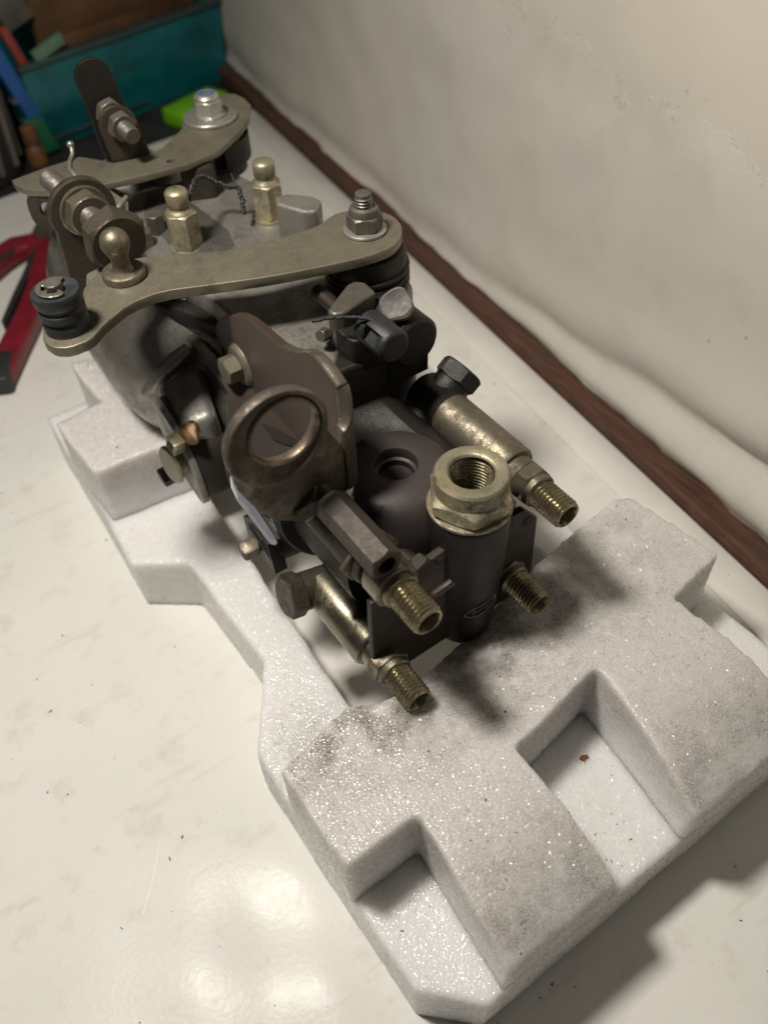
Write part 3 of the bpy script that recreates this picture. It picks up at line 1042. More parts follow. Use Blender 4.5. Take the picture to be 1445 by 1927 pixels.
def on_cast(u, v):
    a_ = math.radians(-99) + u / er
    r_ = er - 0.2 + v * 0.05
    return ec + Vector((math.cos(a_) * r_, math.sin(a_) * r_, v))


def tilt(u, v, k=0.35):
    return on_cast(u, v + u * k)


b.tube([tilt(7.0 * math.cos(t * PI / 16), 3.2 * math.sin(t * PI / 16)) for t in range(32)], 0.42, 8, closed=True)
for stroke in ([(-4.0, 0.6), (-3.4, 1.5), (-2.6, 1.2), (-3.2, -1.4), (-4.0, -0.9)], [(-3.6, 0.1), (-2.3, 0.3)], [(-1.6, 0.3), (-2.1, -0.4), (-1.5, -0.9), (-0.9, -0.2), (-1.5, 0.4), (-0.4, 0.2)],
               [(0.0, 0.4), (0.2, -0.8), (0.4, 0.2), (1.2, 0.4)], [(2.4, 0.1), (1.7, -0.2), (1.9, -0.9), (2.6, -0.5), (3.3, 1.7), (2.8, -0.6), (3.6, -0.8)]):
    b.tube([tilt(x_ * 1.05, y_ * 1.05) for x_, y_ in stroke], 0.30, 6)
b.finish('oval_emblem', 'steel_dull', inlet, smooth=80)


# -- four delivery unions, each a sleeve along the head with a radial banjo bolt and a threaded outlet
def union(x, z, y_end, y_rear, bolt_dir, r_t, mat_t, rot_h=0.0, bolt_dy=-8, hexbody=True):
    bb = B()
    yt = y_end + 14.5          # root of the thread
    yb = yt + 9.5              # rear of the hexagon
    bb.lathe([(r_t - 1, 0), (r_t, 1), (r_t, y_rear - yb - 6.5), (r_t - 0.8, y_rear - yb - 5.2), (r_t * 0.76, y_rear - yb - 4.8), (r_t * 0.76, y_rear - yb)], (x, y_rear, z), (0, -1, 0), 40)
    u_ = bb.finish('delivery_union', mat_t, pump, smooth=40)
    bb = B()
    if hexbody:
        bb.hexa((x, yb, z), (0, -1, 0), 14.5, 6.5, rot=rot_h)
    else:
        bb.lathe([(8.0, -3), (8.7, -2.4), (8.7, 6.0), (8.0, 6.6)], (x, yb, z), (0, -1, 0), 40)
    bb.lathe([(6.9, 0), (6.9, 2.4), (6.2, 3)], (x, yb - 6.5, z), (0, -1, 0), 40)
    bb.finish('union_hexagon', 'zinc_dirty', u_)
    bb = B()
    bb.thread((x, yt, z), (0, -1, 0), 14.5, 6.0, 1.65, 0.85, seg=48, bore=4.1, boredepth=9, sub=8)
    bb.finish('union_thread', 'thread', u_)
    if r_t == 9.6 and x > AX:
        bb = B()
        bb.lathe([(r_t - 0.6, -1), (r_t + 0.25, 0), (r_t + 0.25, 17), (r_t - 0.2, 17.6)], (x, y_rear, z), (0, -1, 0), 40)
        bb.finish('sleeve_cap', 'oily', u_)
    d = Vector(bolt_dir).normalized()
    c = Vector((x, y_rear + bolt_dy, z))
    bb = B()
    bb.cyl(c - d * 14, c + d * (r_t + 1.2), 8.2)
    bb.hexa(c + d * (r_t + 1.2), d, 17, 7.5, rot=0.3)
    bb.finish('banjo_bolt', 'oily' if x > AX else 'greasy', u_)
    return u_


union(93.0, 132.0, 120.0, 192, (-0.55, 0, 0.8), 9.2, 'oily_brown', 0.25, -8, False)
union(163.0, 128.0, 129.5, 216, (0.80, 0.05, 0.55), 9.6, 'zinc_dirty', 0.1)
union(92.0, 76.0, 124.0, 192, (-1.0, 0.05, 0.22), 9.6, 'zinc_bright', 0.3, 0)
union(153.5, 83.5, 127.0, 200, (0.8, 0, -0.6), 9.4, 'oily', 0.3)

# small bolts and clips on the front of the head
b = B()
b.hexa((109, 150, 117), (0.1, -1, 0.15), 13, 6, rot=0.2)
b.cyl((109, 160, 117), (109, 150, 117), 4)
b.finish('head_bolt', 'oily_brown', pump)
b = B()
b.obox((111.5, 137.5, 116), (0.82, -0.2, 0.5), (0.2, 1, 0), (-0.5, 0, 0.85), 5.2, 1.0, 1.8)
b.finish('lock_tab', 'oily_brown', plate, bevel=0.4)
b = B()
b.poly([(x, 152.5, z) for x, z in [(80.5, 135), (84, 127), (93, 120), (101, 124), (104, 134), (98, 143), (88, 143)]], (0, 1.6, 0))
b.finish('lock_washer', 'zinc_dirty', pump, bevel=0.3)

# -- ring bracket: tarnished plate along the side of the cover, bent across the front into a flanged ring
top_l = [(284, 148), (280, 154), (272, 160.5), (263, 166), (255, 170), (248, 172), (241, 173), (232, 173.4), (224, 174), (217, 176), (211, 179), (205, 183), (199, 185), (194, 185), (190, 184), (184.5, 181.5)]
b = B()
rings = []
for y, zt in top_l:
    zl = 116 if y < 252 else 116 + (y - 252) * 0.9
    zm = 134 if y < 262 else 134 + (y - 262) * 0.45
    xl = 88 if y < 252 else 88 + (y - 252) * 0.55
    if y < 196:
        zl, xl = 138, 99
        zm = 142
    rings.append([b.bm.verts.new(q) for q in ((107.4, y, zt), (107.4, y, zm + 2), (105.6, y, zm - 1), (xl + 2.4, y, zl), (xl, y, zl + 1.5), (103.0, y, zm), (103.4, y, zm + 3), (103.4, y, zt))])
b.skin(rings)
brk = b.finish('mounting_bracket', 'bracket', pump, bevel=0.7, smooth=50)
# worn bright edge of the sheet where it dips to the bend
b = B()
rings = []
for y, zt in [q for q in top_l if q[0] < 226]:
    rings.append([b.bm.verts.new(q) for q in ((107.7, y, zt - 1.2), (107.7, y, zt + 0.3), (103.9, y, zt + 0.3), (103.9, y, zt - 1.2))])
b.skin(rings)
b.finish('bracket_edge', 'ringmetal', brk, bevel=0.6)
# bend at the front, swept from the side plate round to the cross plate
b = B()
rings = []
for k in range(9):
    t = PI / 2 * k / 8
    ctr = Vector((100.2, 185.2, 0))
    top = 181.5 - 13 * math.sin(t) ** 1.6
    bot = 142 - 1.5 * math.sin(t)
    (xa, ya), (xb, yb) = [(ctr.x + rr * math.cos(t), ctr.y - rr * math.sin(t)) for rr in (7.8, 3.0)]
    rings.append([b.bm.verts.new(q) for q in ((xa, ya, top), (xa, ya, bot), (xb, yb, bot), (xb, yb, top))])
b.skin(rings)
b.finish('bracket_bend', 'ringmetal', brk, bevel=0.7, segs=3)
# cross plate with the hole
RC = Vector((76.2, 178.2, 180.2))
out = []
NS = 64
for k in range(NS):
    t = 2 * PI * k / NS
    cx, sz = math.cos(t), math.sin(t)
    r = 16.6
    # plate runs on to the right edge (x 102.5) and down to a foot
    lim = []
    if cx > 0.02 and -0.9 < sz:
        lim.append((102.2 - RC.x) / cx if sz < -0.35 else r)
    p = Vector((RC.x + r * cx, RC.y, RC.z + r * sz))
    if sz < -0.1:
        q = [(59.4, 178), (60.5, 165), (66, 151), (73, 142), (82, 136), (90, 134.5), (97, 137), (100.4, 141), (100.4, 152), (100.4, 162), (97, 167), (93.0, 178)]
        # ray cast to foot polyline
        best = r
        for (xa, za), (xb, zb) in zip(q, q[1:]):
            ex, ez = xb - xa, zb - za
            den = cx * ez - sz * ex
            if abs(den) < 1e-6:
                continue
            s1 = ((xa - RC.x) * ez - (za - RC.z) * ex) / den
            s2 = ((xa - RC.x) * sz - (za - RC.z) * cx) / den
            if s1 > 0 and -0.001 <= s2 <= 1.001:
                best = max(best, s1) if best == r else best
        p = Vector((RC.x + best * cx, RC.y, RC.z + best * sz))
    out.append(p)
b = B()
HC = RC + Vector((3.0, 0, 0.4))
b.ring_plate(out, HC, 12.6, (0, 2.4, 0))
b.finish('cross_plate', 'ringmetal', brk, bevel=0.4)
b = B()
rings = []
for c_, r_, y_ in ((RC, 17.5, 1.2), (RC, 18.1, -0.6), (RC, 18.2, -2.0), (RC, 17.7, -2.9), (RC, 16.9, -3.0), (RC, 16.3, -2.4), (RC + (HC - RC) * 0.5, 14.4, -0.9), (HC, 13.0, -0.6)):
    rings.append([b.bm.verts.new((c_.x + r_ * math.cos(2 * PI * k / 72), c_.y + y_, c_.z + r_ * math.sin(2 * PI * k / 72))) for k in range(72)])
b.skin(rings, False)
b.finish('flanged_ring', 'ringmetal', brk, smooth=50)
b = B()
b.lathe([(13.2, -0.5), (13.0, -1.3), (12.4, -1.7), (11.8, -1.4), (11.5, -0.6), (11.5, 1.8), (12.0, 2.8)], HC, (0, 1, 0), 72, close=False)
b.finish('hole_lip', 'copper', brk, smooth=50)
b = B()
sl = [(98.3, 240, 128.7), (100.8, 229, 131.6), (103.4, 213, 134.4), (101.6, 214.5, 132.2), (99.2, 222, 129.8), (97.6, 229, 128.0)]
b.poly([(x - 0.35, y, z + 0.35) for x, y, z in sl], (-0.25, 0, 0.25))
b.finish('plate_slot', 'void', brk)
# flange bolt on the side plate
b = B()
bc = Vector((103.8, 263, 142))
b.lathe([(9.4, 0), (9.6, 0.5), (9.0, 1.5), (8.2, 2.2), (5.5, 2.4)], bc, (-1, 0, 0), 40)
b.hexa(bc + Vector((-2.2, 0, 0)), (-1, 0, 0), 10.5, 6.5, rot=0.4)
b.finish('flange_bolt', 'zinc', brk)
# stud, nut and long hexagonal spacer
b = B()
b.thread((89.5, 184, 146), (0, -1, 0), 14, 3.6, 1.25, 0.55, seg=28)
b.hexa((89.5, 181.4, 146), (0, 1, 0), 11, 6, rot=0.2)
b.finish('spacer_stud', 'oily_brown', brk)
b = B()
b.hexa((89.5, 172, 146), (0, -1, 0), 11.0, 34, rot=math.radians(20))
sp = b.finish('long_spacer', 'oily_brown', brk, smooth=20)
cut(sp, B().cyl((89.5, 134, 146), (89.5, 150, 146), 3.4).finish('tool', 'void', brk))

# -- throttle lever
Z1 = 181.0
lv = [(36.5, 276), (34.5, 270), (36, 263.5), (40.5, 260), (48.5, 260), (56, 266), (68, 272.2), (81, 272.6), (100, 264), (121, 255), (146, 247.2), (158, 244.6), (168, 244.5), (176, 249), (181, 256), (182.5, 264), (180.5, 271),
      (174, 278), (166, 281), (160, 279.5), (153, 276.6), (136, 278.5), (117, 282), (104, 289), (97, 293.4), (90, 298), (80, 301.5), (70, 300.5), (63, 297), (57.5, 291.5), (55.5, 284), (51, 283.5), (44, 284.5), (39.5, 281.5)]
b = B()
b.poly([(x, y, Z1 - 4.2) for x, y in smooth_loop(lv, 1)], (0, 0, 4.2))
lever = b.finish('throttle_lever', 'zinc', pump, bevel=0.55, segs=2)
PV = Vector((166.5, 261.5, Z1))
b = B()
b.lathe([(15, -40), (15.5, -26), (13.5, -25), (13.5, -18), (16.0, -17), (16.8, -14), (16.8, -9), (15.6, -7), (12.5, -6.4), (12.5, -4.1)], PV, (0, 0, 1), 48)
b.finish('lever_hub', 'oily_brown', lever)
b = B()
pts = []
for i in range(150):
    t = i / 150 * 2 * PI * 3.2
    pts.append(PV + Vector((16.9 * math.cos(t), 16.9 * math.sin(t), -25 + 11 * i / 150)))
b.tube(pts, 1.15, 8)
b.finish('return_spring', 'oily', lever, smooth=80)
b = B()
b.lathe([(8.6, 0), (8.9, 0.4), (8.9, 1.2), (8.2, 1.6), (6, 1.7)], PV, (0, 0, 1), 40)
b.finish('washer', 'steel', lever)
b = B()
b.hexa(PV + Vector((0, 0, 1.5)), (0, 0, 1), 12.8, 6.2, rot=0.5)
b.lathe([(6.2, 0), (6.3, 1.2), (5.6, 3.0), (4.3, 3.6), (4.0, 3.4)], PV + Vector((0, 0, 7.4)), (0, 0, 1), 36)
b.finish('lock_nut', 'steel_dull', lever)
b = B()
b.thread(PV + Vector((0, 0, 9)), (0, 0, 1), 6.5, 3.7, 1.25, 0.6, seg=28)
b.lathe([(3.3, 0), (3.2, 0.6), (2.6, 0.9), (0, 1.0)], PV + Vector((0, 0, 15.5)), (0, 0, 1), 28)
b.finish('pivot_stud', 'steel_dull', lever)
# ball stud
BS = Vector((74.5, 290.5, Z1))
b = B()
b.lathe([(7.6, 0), (8.3, 0.4), (8.3, 2.6), (7.6, 3.2), (4.2, 3.3), (3.7, 4.0), (3.4, 6), (3.4, 8.5), (4.0, 9.6)] +
        [(5.6 * math.sin(math.radians(a_)), 14.4 - 5.6 * math.cos(math.radians(a_))) for a_ in range(48, 181, 6)], BS, (0, 0, 1), 44)
b.finish('ball_stud', 'zinc_dirty', lever, smooth=50)
# ribbed rubber bush on its pin, held by an open clip
BU = Vector((45.0, 272.5, Z1))
b = B()
b.lathe([(8.0, 0), (8.2, 0.5), (8.2, 3.4), (7.4, 4.4), (7.4, 5.0), (8.3, 6.0), (8.3, 8.4), (7.5, 9.3), (7.5, 10.0), (8.4, 11.0), (8.6, 14.4), (8.2, 15.4), (5.0, 15.2), (4.5, 14.8)], BU, (0, 0, 1), 48)
bush = b.finish('rubber_bush', 'rubber', lever, smooth=40)
b = B()
b.cyl(BU + Vector((0, 0, 12)), BU + Vector((0, 0, 18.2)), 3.0, ch=0.3)
b.finish('bush_pin', 'steel_dull', lever)
b = B()
ring_o, ring_i = [], []
cl = [(-30 + 250 * i / 30) for i in range(31)]
outer = [(BU.x + 6.2 * math.cos(math.radians(a_ + 65)), BU.y + 6.2 * math.sin(math.radians(a_ + 65))) for a_ in cl]
inner = [(BU.x + (3.1 if i % 10 in (0, 1, 9) else 4.4) * math.cos(math.radians(a_ + 65)), BU.y + (3.1 if i % 10 in (0, 1, 9) else 4.4) * math.sin(math.radians(a_ + 65))) for i, a_ in enumerate(cl)]
for i in range(30):
    b.poly([(outer[i][0], outer[i][1], BU.z + 15.7), (outer[i + 1][0], outer[i + 1][1], BU.z + 15.7), (inner[i + 1][0], inner[i + 1][1], BU.z + 15.7), (inner[i][0], inner[i][1], BU.z + 15.7)], (0, 0, 0.9))
bmesh.ops.remove_doubles(b.bm, verts=b.bm.verts, dist=0.001)
b.finish('retaining_clip', 'steel_dull', lever)

# -- idle adjuster standing behind the ball stud
b = B()
lug = arc(79, 184, 14.2, -20, 200, 24) + [(64.5, 160), (66, 140), (96, 140), (94, 160)]
b.poly([(x, 342, z) for x, z in lug], (0, 4.2, 0))
adj = b.finish('adjuster_bracket', 'greasy', pump, bevel=0.5)
b = B()
b.thread((77, 376, 186), (0.055, -1, -0.02), 66, 4.7, 1.5, 0.7, seg=28)
b.finish('adjuster_bolt', 'steel_dull', adj)
b = B()
b.hexa((79.2, 341.8, 185), (0.055, -1, -0.02), 16.8, 7.5, rot=0.2)
b.lathe([(10.5, 0), (10.6, 0.6), (9.8, 1.1)], (79.2, 342.1, 185), (0.055, -1, 0), 36)
b.finish('adjuster_nut', 'zinc_dirty', adj)
b = B()
b.hexa((80.4, 316.5, 185.6), (0.02, -1, -0.1), 22.5, 9, rot=0.42)
b.finish('adjuster_head', 'greasy', adj)
b = B()
b.poly([(x, y, 170) for x, y in [(62, 306), (66, 316), (74, 318), (78, 310), (72, 300), (64, 298)]], (0, 0, 3))
b.finish('idle_tab', 'alu', adj, bevel=1)

# -- bleed valves
for i, (x, y, rt) in enumerate(((118.5, 337.5, 0.35), (162.0, 337.5, 0.1))):
    b = B()
    b.lathe([(8.0, 0), (8.3, 0.5), (8.0, 1.2), (6, 1.3)], (x, y, 156), (0, 0, 1), 36)
    b.hexa((x, y, 157), (0, 0, 1), 13.0, 16.5, rot=rt)
    bv = b.finish('bleed_valve', 'brass_zinc', pump)
    b = B()
    b.lathe([(6.4, 0), (6.2, 0.9), (5.2, 1.9), (4.7, 2.4), (4.6, 3.4), (5.0, 3.8), (5.1, 9.2), (4.4, 10.2), (2.4, 10.9), (0, 11.1)], (x, y, 173), (0, 0, 1), 36)
    b.finish('valve_cap', 'brass_zinc', bv, smooth=50)
twisted([(123, 335, 178), (128, 342, 179.5), (134, 349, 180), (139, 350, 178), (143, 347, 175), (147, 344, 172.5), (151, 345, 172), (150, 339, 168), (147, 334, 164)], 0.62, 15, 'sealing_wire', 'rubber', pump)
b = B()
b.tube([(150, 345, 172), (150.5, 347.5, 174.5), (151, 350, 176)], [0.6, 0.5, 0.3], 6)
b.finish('wire_end', 'rubber', pump)

# -- stop lever at the far end
Z2 = 176.0
l2 = [(66.6, 404), (66.8, 409), (84, 411.5), (101.5, 412), (108, 402), (112, 395), (121, 393), (130, 393.5), (137, 395), (154, 408.5), (161, 421), (170, 429), (180, 432), (192.7, 433.5), (196, 430), (197, 422), (195.5, 412), (187, 398.5), (176, 388), (157, 375), (138, 371.5), (120, 374), (106, 376.5),
      (98, 378), (77, 388.5), (69, 395.5)]
b = B()
b.poly([(x, y, Z2 - 3.2) for x, y in l2], (0, 0, 3.2))
stop = b.finish('stop_lever', 'zinc', pump, bevel=0.4)
cut(stop, B().cyl((134.3, 379.5, 168), (134.3, 379.5, 180), 2.0).finish('tool', 'void', pump))
b = B()
fl = [(66.8, 174.5), (66.2, 168), (68.0, 160.5), (72, 156), (79, 155.5), (84, 160), (86, 174.5)]
fl = [(x, z) for x, z in fl]
pts = []
d_ = Vector((0.80, -0.60, 0))
o0 = Vector((66.9, 397.5, 0))
loop = []
for t in range(40):
    a_ = 2 * PI * t / 40
    rx = 11.5 + 0.6 * math.cos(2 * a_)
    loop.append(o0 + d_ * (10.5 + 10.0 * math.copysign(abs(math.cos(a_)) ** 0.6, math.cos(a_))) + Vector((0, 0, 165 + 9.5 * math.copysign(abs(math.sin(a_)) ** 0.7, math.sin(a_)))))
b.ring_plate(loop, o0 + d_ * 10.5 + Vector((0, 0, 165)), 4.6, Vector((0.60, 0.80, 0)) * 2.6)
b.finish('lever_flange', 'greasy', stop, bevel=0.3)
SV = Vector((171, 410, Z2))
b = B()
b.lathe([(13.4, 0), (13.8, 0.4), (13.8, 1.5), (13.3, 2.0), (5, 2.1)], SV, (0, 0, 1), 48)
b.finish('washer', 'steel', stop)
b = B()
b.lathe([(8.2, 0), (8.5, 0.8), (6.6, 1.6)], SV + Vector((0, 0, 2)), (0, 0, 1), 40)
b.hexa(SV + Vector((0, 0, 2.5)), (0, 0, 1), 13, 7.5, rot=0.2)
b.lathe([(6.4, 0), (6.4, 1.6), (5.4, 3.0), (4.6, 3.3), (4.5, 2.4), (0, 2.3)], SV + Vector((0, 0, 9.6)), (0, 0, 1), 40)
b.finish('lock_nut', 'steel', stop)
b = B()
b.lathe([(3.4, 0), (3.4, 0.3), (4.5, 0.35), (4.5, 0)], SV + Vector((0, 0, 12.2)), (0, 0, 1), 32, close=False)
b.finish('nylon_insert', 'nylon', stop)
b = B()
b.lathe([(17.5, -16), (18, -14), (15, -13), (13.5, -11), (13.2, -6), (12, -3.3)], SV + Vector((-3, -2, -4)), (0, 0, 1), 44)
b.lathe([(17, -20), (17, -16)], SV + Vector((-3, -2, -4)), (0, 0, 1), 44)
b.finish('lever_hub', 'oily_brown', stop)
b = B()
pts = []
for i in range(26):
    t = math.radians(-95 + 150 * i / 25)
    pts.append((SV.x - 3 + 19.5 * math.cos(t), SV.y - 2 + 19.5 * math.sin(t), Z2 - 12))
rings = [[b.bm.verts.new((x, y, z + dz)) for dz in (-6, 6)] + [b.bm.verts.new((x + 0.6, y + 0.2, z + dz)) for dz in (6, -6)] for x, y, z in pts]
b.skin(rings)
b.finish('spring_clip', 'oily', stop)
b = B()
b.poly([(x, y, 156) for x, y in [(136, 376), (150, 370), (158, 384), (146, 392)]], (0, 0, 16))
b.finish('stop_block', 'oily_brown', pump, bevel=1.5)
# upright tab with the adjusting screw
up = Vector((-0.14, 0.02, 1)).normalized()
rt_ = Vector((0.97, -0.16, 0.13)).normalized()
fw = up.cross(rt_).normalized()
tb0 = Vector((121.0, 397, Z2))
tabo = []
for (u_, w_) in [(-9.6, -4), (9.8, -4), (9.4, 10), (8.4, 24)] + [(0.2 + 8.2 * math.cos(math.radians(a_)), 36 + 7.5 * math.sin(math.radians(a_))) for a_ in range(0, 181, 15)] + [(-8.4, 24), (-9.4, 10)]:
    tabo.append(tb0 - fw * 0 + Vector((0, 5.5, 0)) + rt_ * u_ + up * w_)
b = B()
b.poly(tabo, (0, 2.6, 0))
b.finish('lever_tab', 'oily', stop, bevel=0.4)
b = B()
front = []
for (u_, w_) in [(-8.6, -2.5), (9.4, -2.5), (9.2, 8)] + [(0.3 + 8.6 * math.cos(math.radians(a_)), 16 + 8.4 * math.sin(math.radians(a_))) for a_ in range(0, 181, 12)] + [(-8.6, 8)]:
    front.append(tb0 + Vector((0, -2.0, 0)) + rt_ * u_ + up * w_)
b.poly(front, (0, 2.2, 0))
b.finish('lever_tab', 'greasy', stop, bevel=0.4)
c = tb0 + up * 16.5 + rt_ * 0.6
fd = Vector((0.05, -1, -0.10)).normalized()
b = B()
b.thread(c - fd * 6, fd, 22, 3.9, 1.25, 0.5, seg=26)
b.finish('tab_screw', 'steel_dull', stop)
b = B()
b.hexa(c + fd * 2.2, fd, 11.5, 5, rot=0.2)
b.finish('tab_nut', 'steel_dull', stop)
b = B()
b.hexa(c + Vector((-1.2, 0, 3.2)) - fd * 5.2, fd, 11.5, 4.5, rot=0.2)
b.finish('tab_nut', 'steel_dull', stop)
# wire return spring and small clip between the levers
b = B()
b.tube([(99.5, 415, 181), (99.3, 414, 180), (98.6, 413, 177.5), (95, 408, 176.8), (92, 400, 177.2), (92, 393, 176.5), (92, 388, 172), (92, 384, 165)], 1.0, 10)
b.ball((99.5, 415, 181.3), 1.7, 14, 8)
b.finish('wire_spring', 'steel', stop, smooth=80)
b = B()
b.tube([(96, 360, 160), (96.5, 361, 166), (97.5, 362, 170), (102, 366, 171), (106, 369.5, 171)], 1.15, 10)
b.finish('hook_wire', 'steel', pump, smooth=80)
b = B()
b.poly([(91, 366, 176), (97.5, 372, 176), (103, 368, 170), (97, 360, 160), (92, 362, 160)], (2.5, -1.5, 0))
b.finish('hook_plate', 'zinc', pump, bevel=0.4)
b = B()
b.hexa((103, 352, 156), (0, 0, 1), 9, 7, rot=0.2)
b.hexa((113, 359, 156), (0, 0, 1), 8, 9, rot=0.2)
b.finish('cover_screw', 'steel_dull', pump)

# -- timing cover on the left side: slanted two-eared flange
Fd = Vector((0, 0.68, 0.73)).normalized()
Fw = Vector((0, 0.73, -0.68)).normalized()
fc = Vector((70.5, 276, 101))
lo = [fc + Fd * u_ + Fw * w_ for u_, w_ in smooth_loop([(26, -3.5), (26, 3.5), (8, 14), (-8, 14), (-26, 3.5), (-26, -3.5), (-8, -14), (8, -14)], 2)]
b = B()
b.poly(lo, (3.2, 0, 0))
adv = b.finish('timing_cover', 'alu_flat', pump, bevel=0.6)
b = B()
b.poly([fc + (p - fc) * 0.95 + Vector((3.3, 0, 0)) for p in lo], (16, 0, 0))
b.finish('timing_body', 'oily_brown', adv, bevel=1.0)
b = B()
nrm_ = Vector((-0.35, -0.35, 0.87)).normalized()
b.lathe([(0, -1.5), (5.2, -1.5), (5.0, -0.2), (3.8, 0.3), (0, 0.4)], (74.5, 266.0, 117.6), nrm_, 24)
b.finish('oil_patch', 'ochre', adv, jitter=2.2)
b = B()
b.hexa((71, 266, 114.5), (-1, -0.1, 0.1), 6.6, 5.5, rot=0.5, n=4, chamfer=False)
nip = b.finish('square_nipple', 'brass_zinc', adv, bevel=0.3)
b = B()
b.lathe([(2.1, 0), (2.1, 0.3), (0, 0.3)], (65.4, 265.4, 115.05), (-1, -0.1, 0.1), 20)
b.finish('nipple_bore', 'void', adv)
b = B()
dd = Vector((-1, -0.12, 0.10)).normalized()
b.lathe([(0, 0), (8.2, 0), (9.0, 0.6), (9.0, 1.6), (8.2, 2.4), (0, 2.9)], (66.5, 272, 99), dd, 40)
b.cyl((71, 273, 98.6), (66, 272, 99), 5.5)
b.finish('plastic_disc', 'ivory', adv)
b = B()
b.hexa((68, 283, 84), (-1, 0, -0.1), 8, 6.5, rot=0.2)
b.cyl((73, 283, 84.5), (68, 283, 84), 4.5)
b.finish('cover_bolt', 'oily', adv)

# -- pale strip and square-headed plug in front of it
b = B()
b.poly([(76.5, 232, 117), (74.5, 227, 117), (73.8, 222, 114), (78.5, 208, 96.5), (80.5, 207, 95), (80.6, 210, 97), (78, 226, 112)], (1.6, 0.8, 0.4))
b.finish('plastic_strip', 'tag', pump, bevel=0.4)
b = B()
b.cyl((96, 222, 84), (78.5, 222, 82), 12.5, 10.5, ch=1.2)
b.poly([(79, 210, 74), (79, 232, 76), (79, 234, 90), (79, 226, 96), (79, 212, 92)], (6, 0, 0))
plug = b.finish('locking_plug', 'oily', pump)
b = B()
b.hexa((78.5, 222, 83), (-1, 0.05, -0.05), 6.6, 8, rot=0.5, n=4)
b.finish('plug_square', 'greasy', plug, bevel=0.3)

# ------------------------------------------------------------------ things in the dim background
box = thing('storage_box', 'dark teal plastic storage box full of oddments at the back of the bench', 'storage box', (290, 900, -4))
fx = Vector((0.978, 0.21, 0)).normalized()
fy = Vector((-0.21, 0.978, 0)).normalized()
bo = Vector((184, 858, -4))
W, D, Hh = 228, 150, 74


def bx(u, v, z):
    return bo + fx * u + fy * v + Vector((0, 0, z))


b = B()
b.poly([bx(0, 0, 0), bx(W, 0, 0), bx(W + 3, -2, Hh), bx(-3, -2, Hh)], fy * 3)
b.finish('front_wall', 'teal', box, bevel=0.5)
b = B()
b.poly([bx(0, 3, 0), bx(0, D, 0), bx(-3, D, Hh), bx(-3, 3, Hh)], fx * 3)
b.poly([bx(W - 3, 3, 0), bx(W - 3, D, 0), bx(W, D, Hh), bx(W, 3, Hh)], fx * 3)
b.poly([bx(3, D, 0), bx(W - 3, D, 0), bx(W - 3, D, Hh), bx(3, D, Hh)], fy * 3)
b.finish('side_wall', 'teal', box, bevel=0.5)
b = B()
b.poly([bx(-6, -6, Hh), bx(W + 6, -6, Hh), bx(W + 6, 4, Hh), bx(-6, 4, Hh)], (0, 0, 5))
b.finish('rim', 'teal_rim', box, bevel=1)
b = B()
b.poly([bx(5, -4, 8), bx(120, -4, 8), bx(120, -4, 11), bx(5, -4, 11)], fy * 4)
b.finish('rib', 'teal_rim', box, bevel=0.5)
b = B()
b.poly([bx(3, 3, 1), bx(W - 3, 3, 1), bx(W - 3, D, 1), bx(3, D, 1)], (0, 0, 2))
b.finish('floor', 'teal', box)
cu = bpy.data.curves.new('lettering', 'FONT')
cu.body = 'IN LUMINI'
cu.size = 13 * MM
cu.extrude = 0.5 * MM
tx = bpy.data.objects.new('lettering', cu)
C.objects.link(tx)
dg = bpy.context.evaluated_depsgraph_get()
dg.update()
tm = bpy.data.meshes.new_from_object(tx.evaluated_get(dg))
bpy.data.objects.remove(tx)
tm.materials.append(M['teal_print'])
t2 = bpy.data.objects.new('lettering', tm)
C.objects.link(t2)
t2.parent = box
wm = Matrix.Identity(4)
zx = Vector((0, 0.02, 1)).normalized()
nrm = fx.cross(zx).normalized()
for r_ in range(3):
    wm[r_][0], wm[r_][1], wm[r_][2] = fx[r_], zx[r_], nrm[r_]
wm.translation = (bx(78, -2.6, 48) - Vector(ORG[box.name])) * MM
t2.matrix_local = wm


def single(bld, name, mat, label, cat, origin, group=None, bevel=0.8):
    o = bld.finish(name, mat, bevel=bevel, origin=origin)
    return tag(o, label, cat, group)


b = B()
b.poly([bx(40, 30, 4), bx(W - 8, 24, 4), bx(W - 8, 34, 4), bx(40, 40, 4)], (0, 0, 118))
single(b, 'cardboard_box', 'card', 'brown cardboard flap standing up inside the teal storage box', 'cardboard', tuple(bx(120, 35, 4)))
b = B()
b.poly([bx(30, 10, 4), bx(150, 6, 4), bx(150, 14, 4), bx(30, 18, 4)], (0, 0, 84))
single(b, 'cardboard_sheet', 'card', 'lower brown cardboard sheet right behind the front wall of the teal box', 'cardboard', tuple(bx(90, 12, 4)))
b = B()
b.obox(bx(-14, -6, 64), fx, fy, (-0.25, 0, 1), 7, 4, 42)
mk = single(b, 'blue_marker', 'blue', 'bright blue plastic stick leaning at the left end of the teal box', 'marker', tuple(bx(-14, -6, 20)))
b = B()
b.obox(bx(-15.5, -6, 55), fx, fy, (-0.25, 0, 1), 7.4, 4.4, 1.4)
b.finish('band', 'greyp', mk, origin=tuple(bx(-14, -6, 20)))
b = B()
b.obox(bx(0, 2, 92), fx, fy, (-0.25, 0, 1), 4, 3, 20)
single(b, 'red_stick', 'redp', 'red plastic stick beside the bright blue one in the teal box', 'stick', tuple(bx(0, 2, 60)))
b = B()
b.obox(bx(30, -2, 86), (0.93, 0.2, 0.25), fy, (-0.25, 0, 1), 17, 3, 5)
single(b, 'mint_block', 'mint', 'pale mint green plastic bar on the rim of the teal box', 'plastic bar', tuple(bx(30, -2, 80)))
b = B()
b.obox(bx(16, 30, 130), (0.93, 0.2, 0.25), fy, (-0.3, 0, 1), 15, 5, 30)
b.obox(bx(34, 28, 150), (0.93, 0.2, -0.9), fy, (0.5, 0, 1), 4, 4, 46)
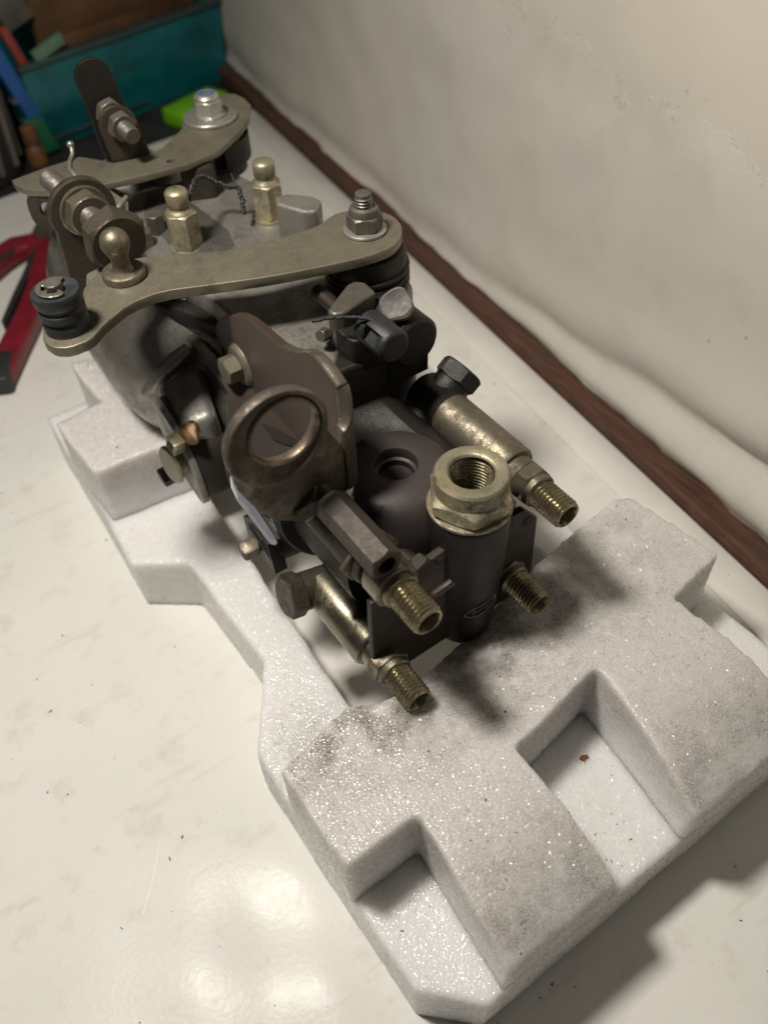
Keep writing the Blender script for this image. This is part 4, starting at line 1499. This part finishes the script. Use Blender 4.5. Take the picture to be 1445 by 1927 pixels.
single(b, 'grey_clamp', 'greyp', 'worn grey plastic clamp sticking up out of the teal box', 'clamp', tuple(bx(22, 30, 90)))
b = B()
b.obox(bx(-8, -10, 22), fx, fy, (-0.25, 0, 1), 9, 5, 17)
single(b, 'green_bottle', 'greenp', 'small dark green plastic piece below the blue stick', 'plastic piece', tuple(bx(-8, -10, 4)))
b = B()
b.lathe([(9, 0), (9.5, 2), (8, 14), (5, 18), (7, 20), (7, 34), (5, 36)], (167, 838, -4), (0, 0, 1), 24)
single(b, 'brown_bottle', 'tan', 'small orange brown bottle standing left of the teal box', 'bottle', (167, 838, -4), bevel=0)

b = B()
b.lathe([(44, 0), (48, 3), (49, 20), (48, 90), (44, 112), (36, 124), (36, 140), (38, 142), (38, 158), (35, 160)], (104, 850, -4), (0, 0, 1), 48)
jar = single(b, 'dark_jar', 'jar', 'large smoky dark jar at the far left edge of the bench', 'jar', (104, 850, -4), bevel=0)
for k in range(5):
    b = B()
    a_ = -0.2 - 0.45 * k
    b.tube([(104 + 49.5 * math.cos(a_), 850 + 49.5 * math.sin(a_), 8), (104 + 49.5 * math.cos(a_ + .1), 850 + 49.5 * math.sin(a_ + .1), 60 + 8 * k), (104 + 47 * math.cos(a_), 850 + 47 * math.sin(a_), 100)], [3, 4, 2.5], 8)
    b.finish('glass_rib', 'greyp', jar, origin=(104, 850, -4), smooth=80)

b = B()
g0 = Vector((336, 838, -4))
gx = Vector((0.94, 0.33, 0)).normalized()
gy = Vector((-0.33, 0.94, 0)).normalized()
b.obox(g0 + Vector((0, 0, 8)), gx, gy, (0, 0, 1), 33, 15, 8)
gb = single(b, 'lime_case', 'lime', 'bright lime green plastic case lying in front of the teal box', 'case', tuple(g0), bevel=2)
# long tin rod peeking over the stop lever
b = B()
b.cyl((262, 760, 0), (240, 770, 22), 1.6)
single(b, 'thin_rod', 'steel_dull', 'thin grey metal rod leaning near the lime green case', 'rod', (262, 760, 0), bevel=0)

# red handled pliers
pl = thing('pliers', 'pliers with open red and black handles lying left of the pump', 'pliers', (95, 640, 0))


def handle(pts, wd, name, mat, zc, hz):
    bb = B()
    P = [Vector((x, y, 0)) for x, y in pts]
    L, R_ = [], []
    for i, p in enumerate(P):
        d = (P[min(i + 1, len(P) - 1)] - P[max(i - 1, 0)]).normalized()
        nr = Vector((-d.y, d.x, 0))
        L.append(p + nr * wd[i] + Vector((0, 0, zc - hz)))
        R_.append(p - nr * wd[i] + Vector((0, 0, zc - hz)))
    bb.poly(L + R_[::-1], (0, 0, 2 * hz))
    return bb.finish(name, mat, pl, bevel=2.5, segs=3)


handle([(112, 668), (106, 640), (92, 606), (72, 574), (48, 540), (30, 512)], [10, 11, 9.5, 9, 9, 8], 'handle', 'grip', 8, 6)
handle([(112, 668), (96, 672), (78, 664), (60, 650), (40, 634), (10, 612)], [9, 11, 11, 10, 10, 9], 'handle', 'grip', 8.5, 6)
handle([(103, 650), (90, 626), (71, 597), (52, 568)], [1.6, 2.2, 2.2, 1.4], 'handle_inlay', 'gripblack', 9, 6.4)
handle([(40, 536), (33, 522), (26, 506)], [10, 10, 9], 'handle_tip', 'gripblack', 8, 6.6)
handle([(92, 661), (78, 654), (60, 641), (40, 626)], [1.6, 2.2, 2.2, 1.6], 'handle_inlay', 'gripblack', 9, 6.4)
handle([(108, 660), (124, 684), (140, 712), (150, 735)], [9, 10, 7, 3], 'jaw', 'steel_dull', 8, 5)
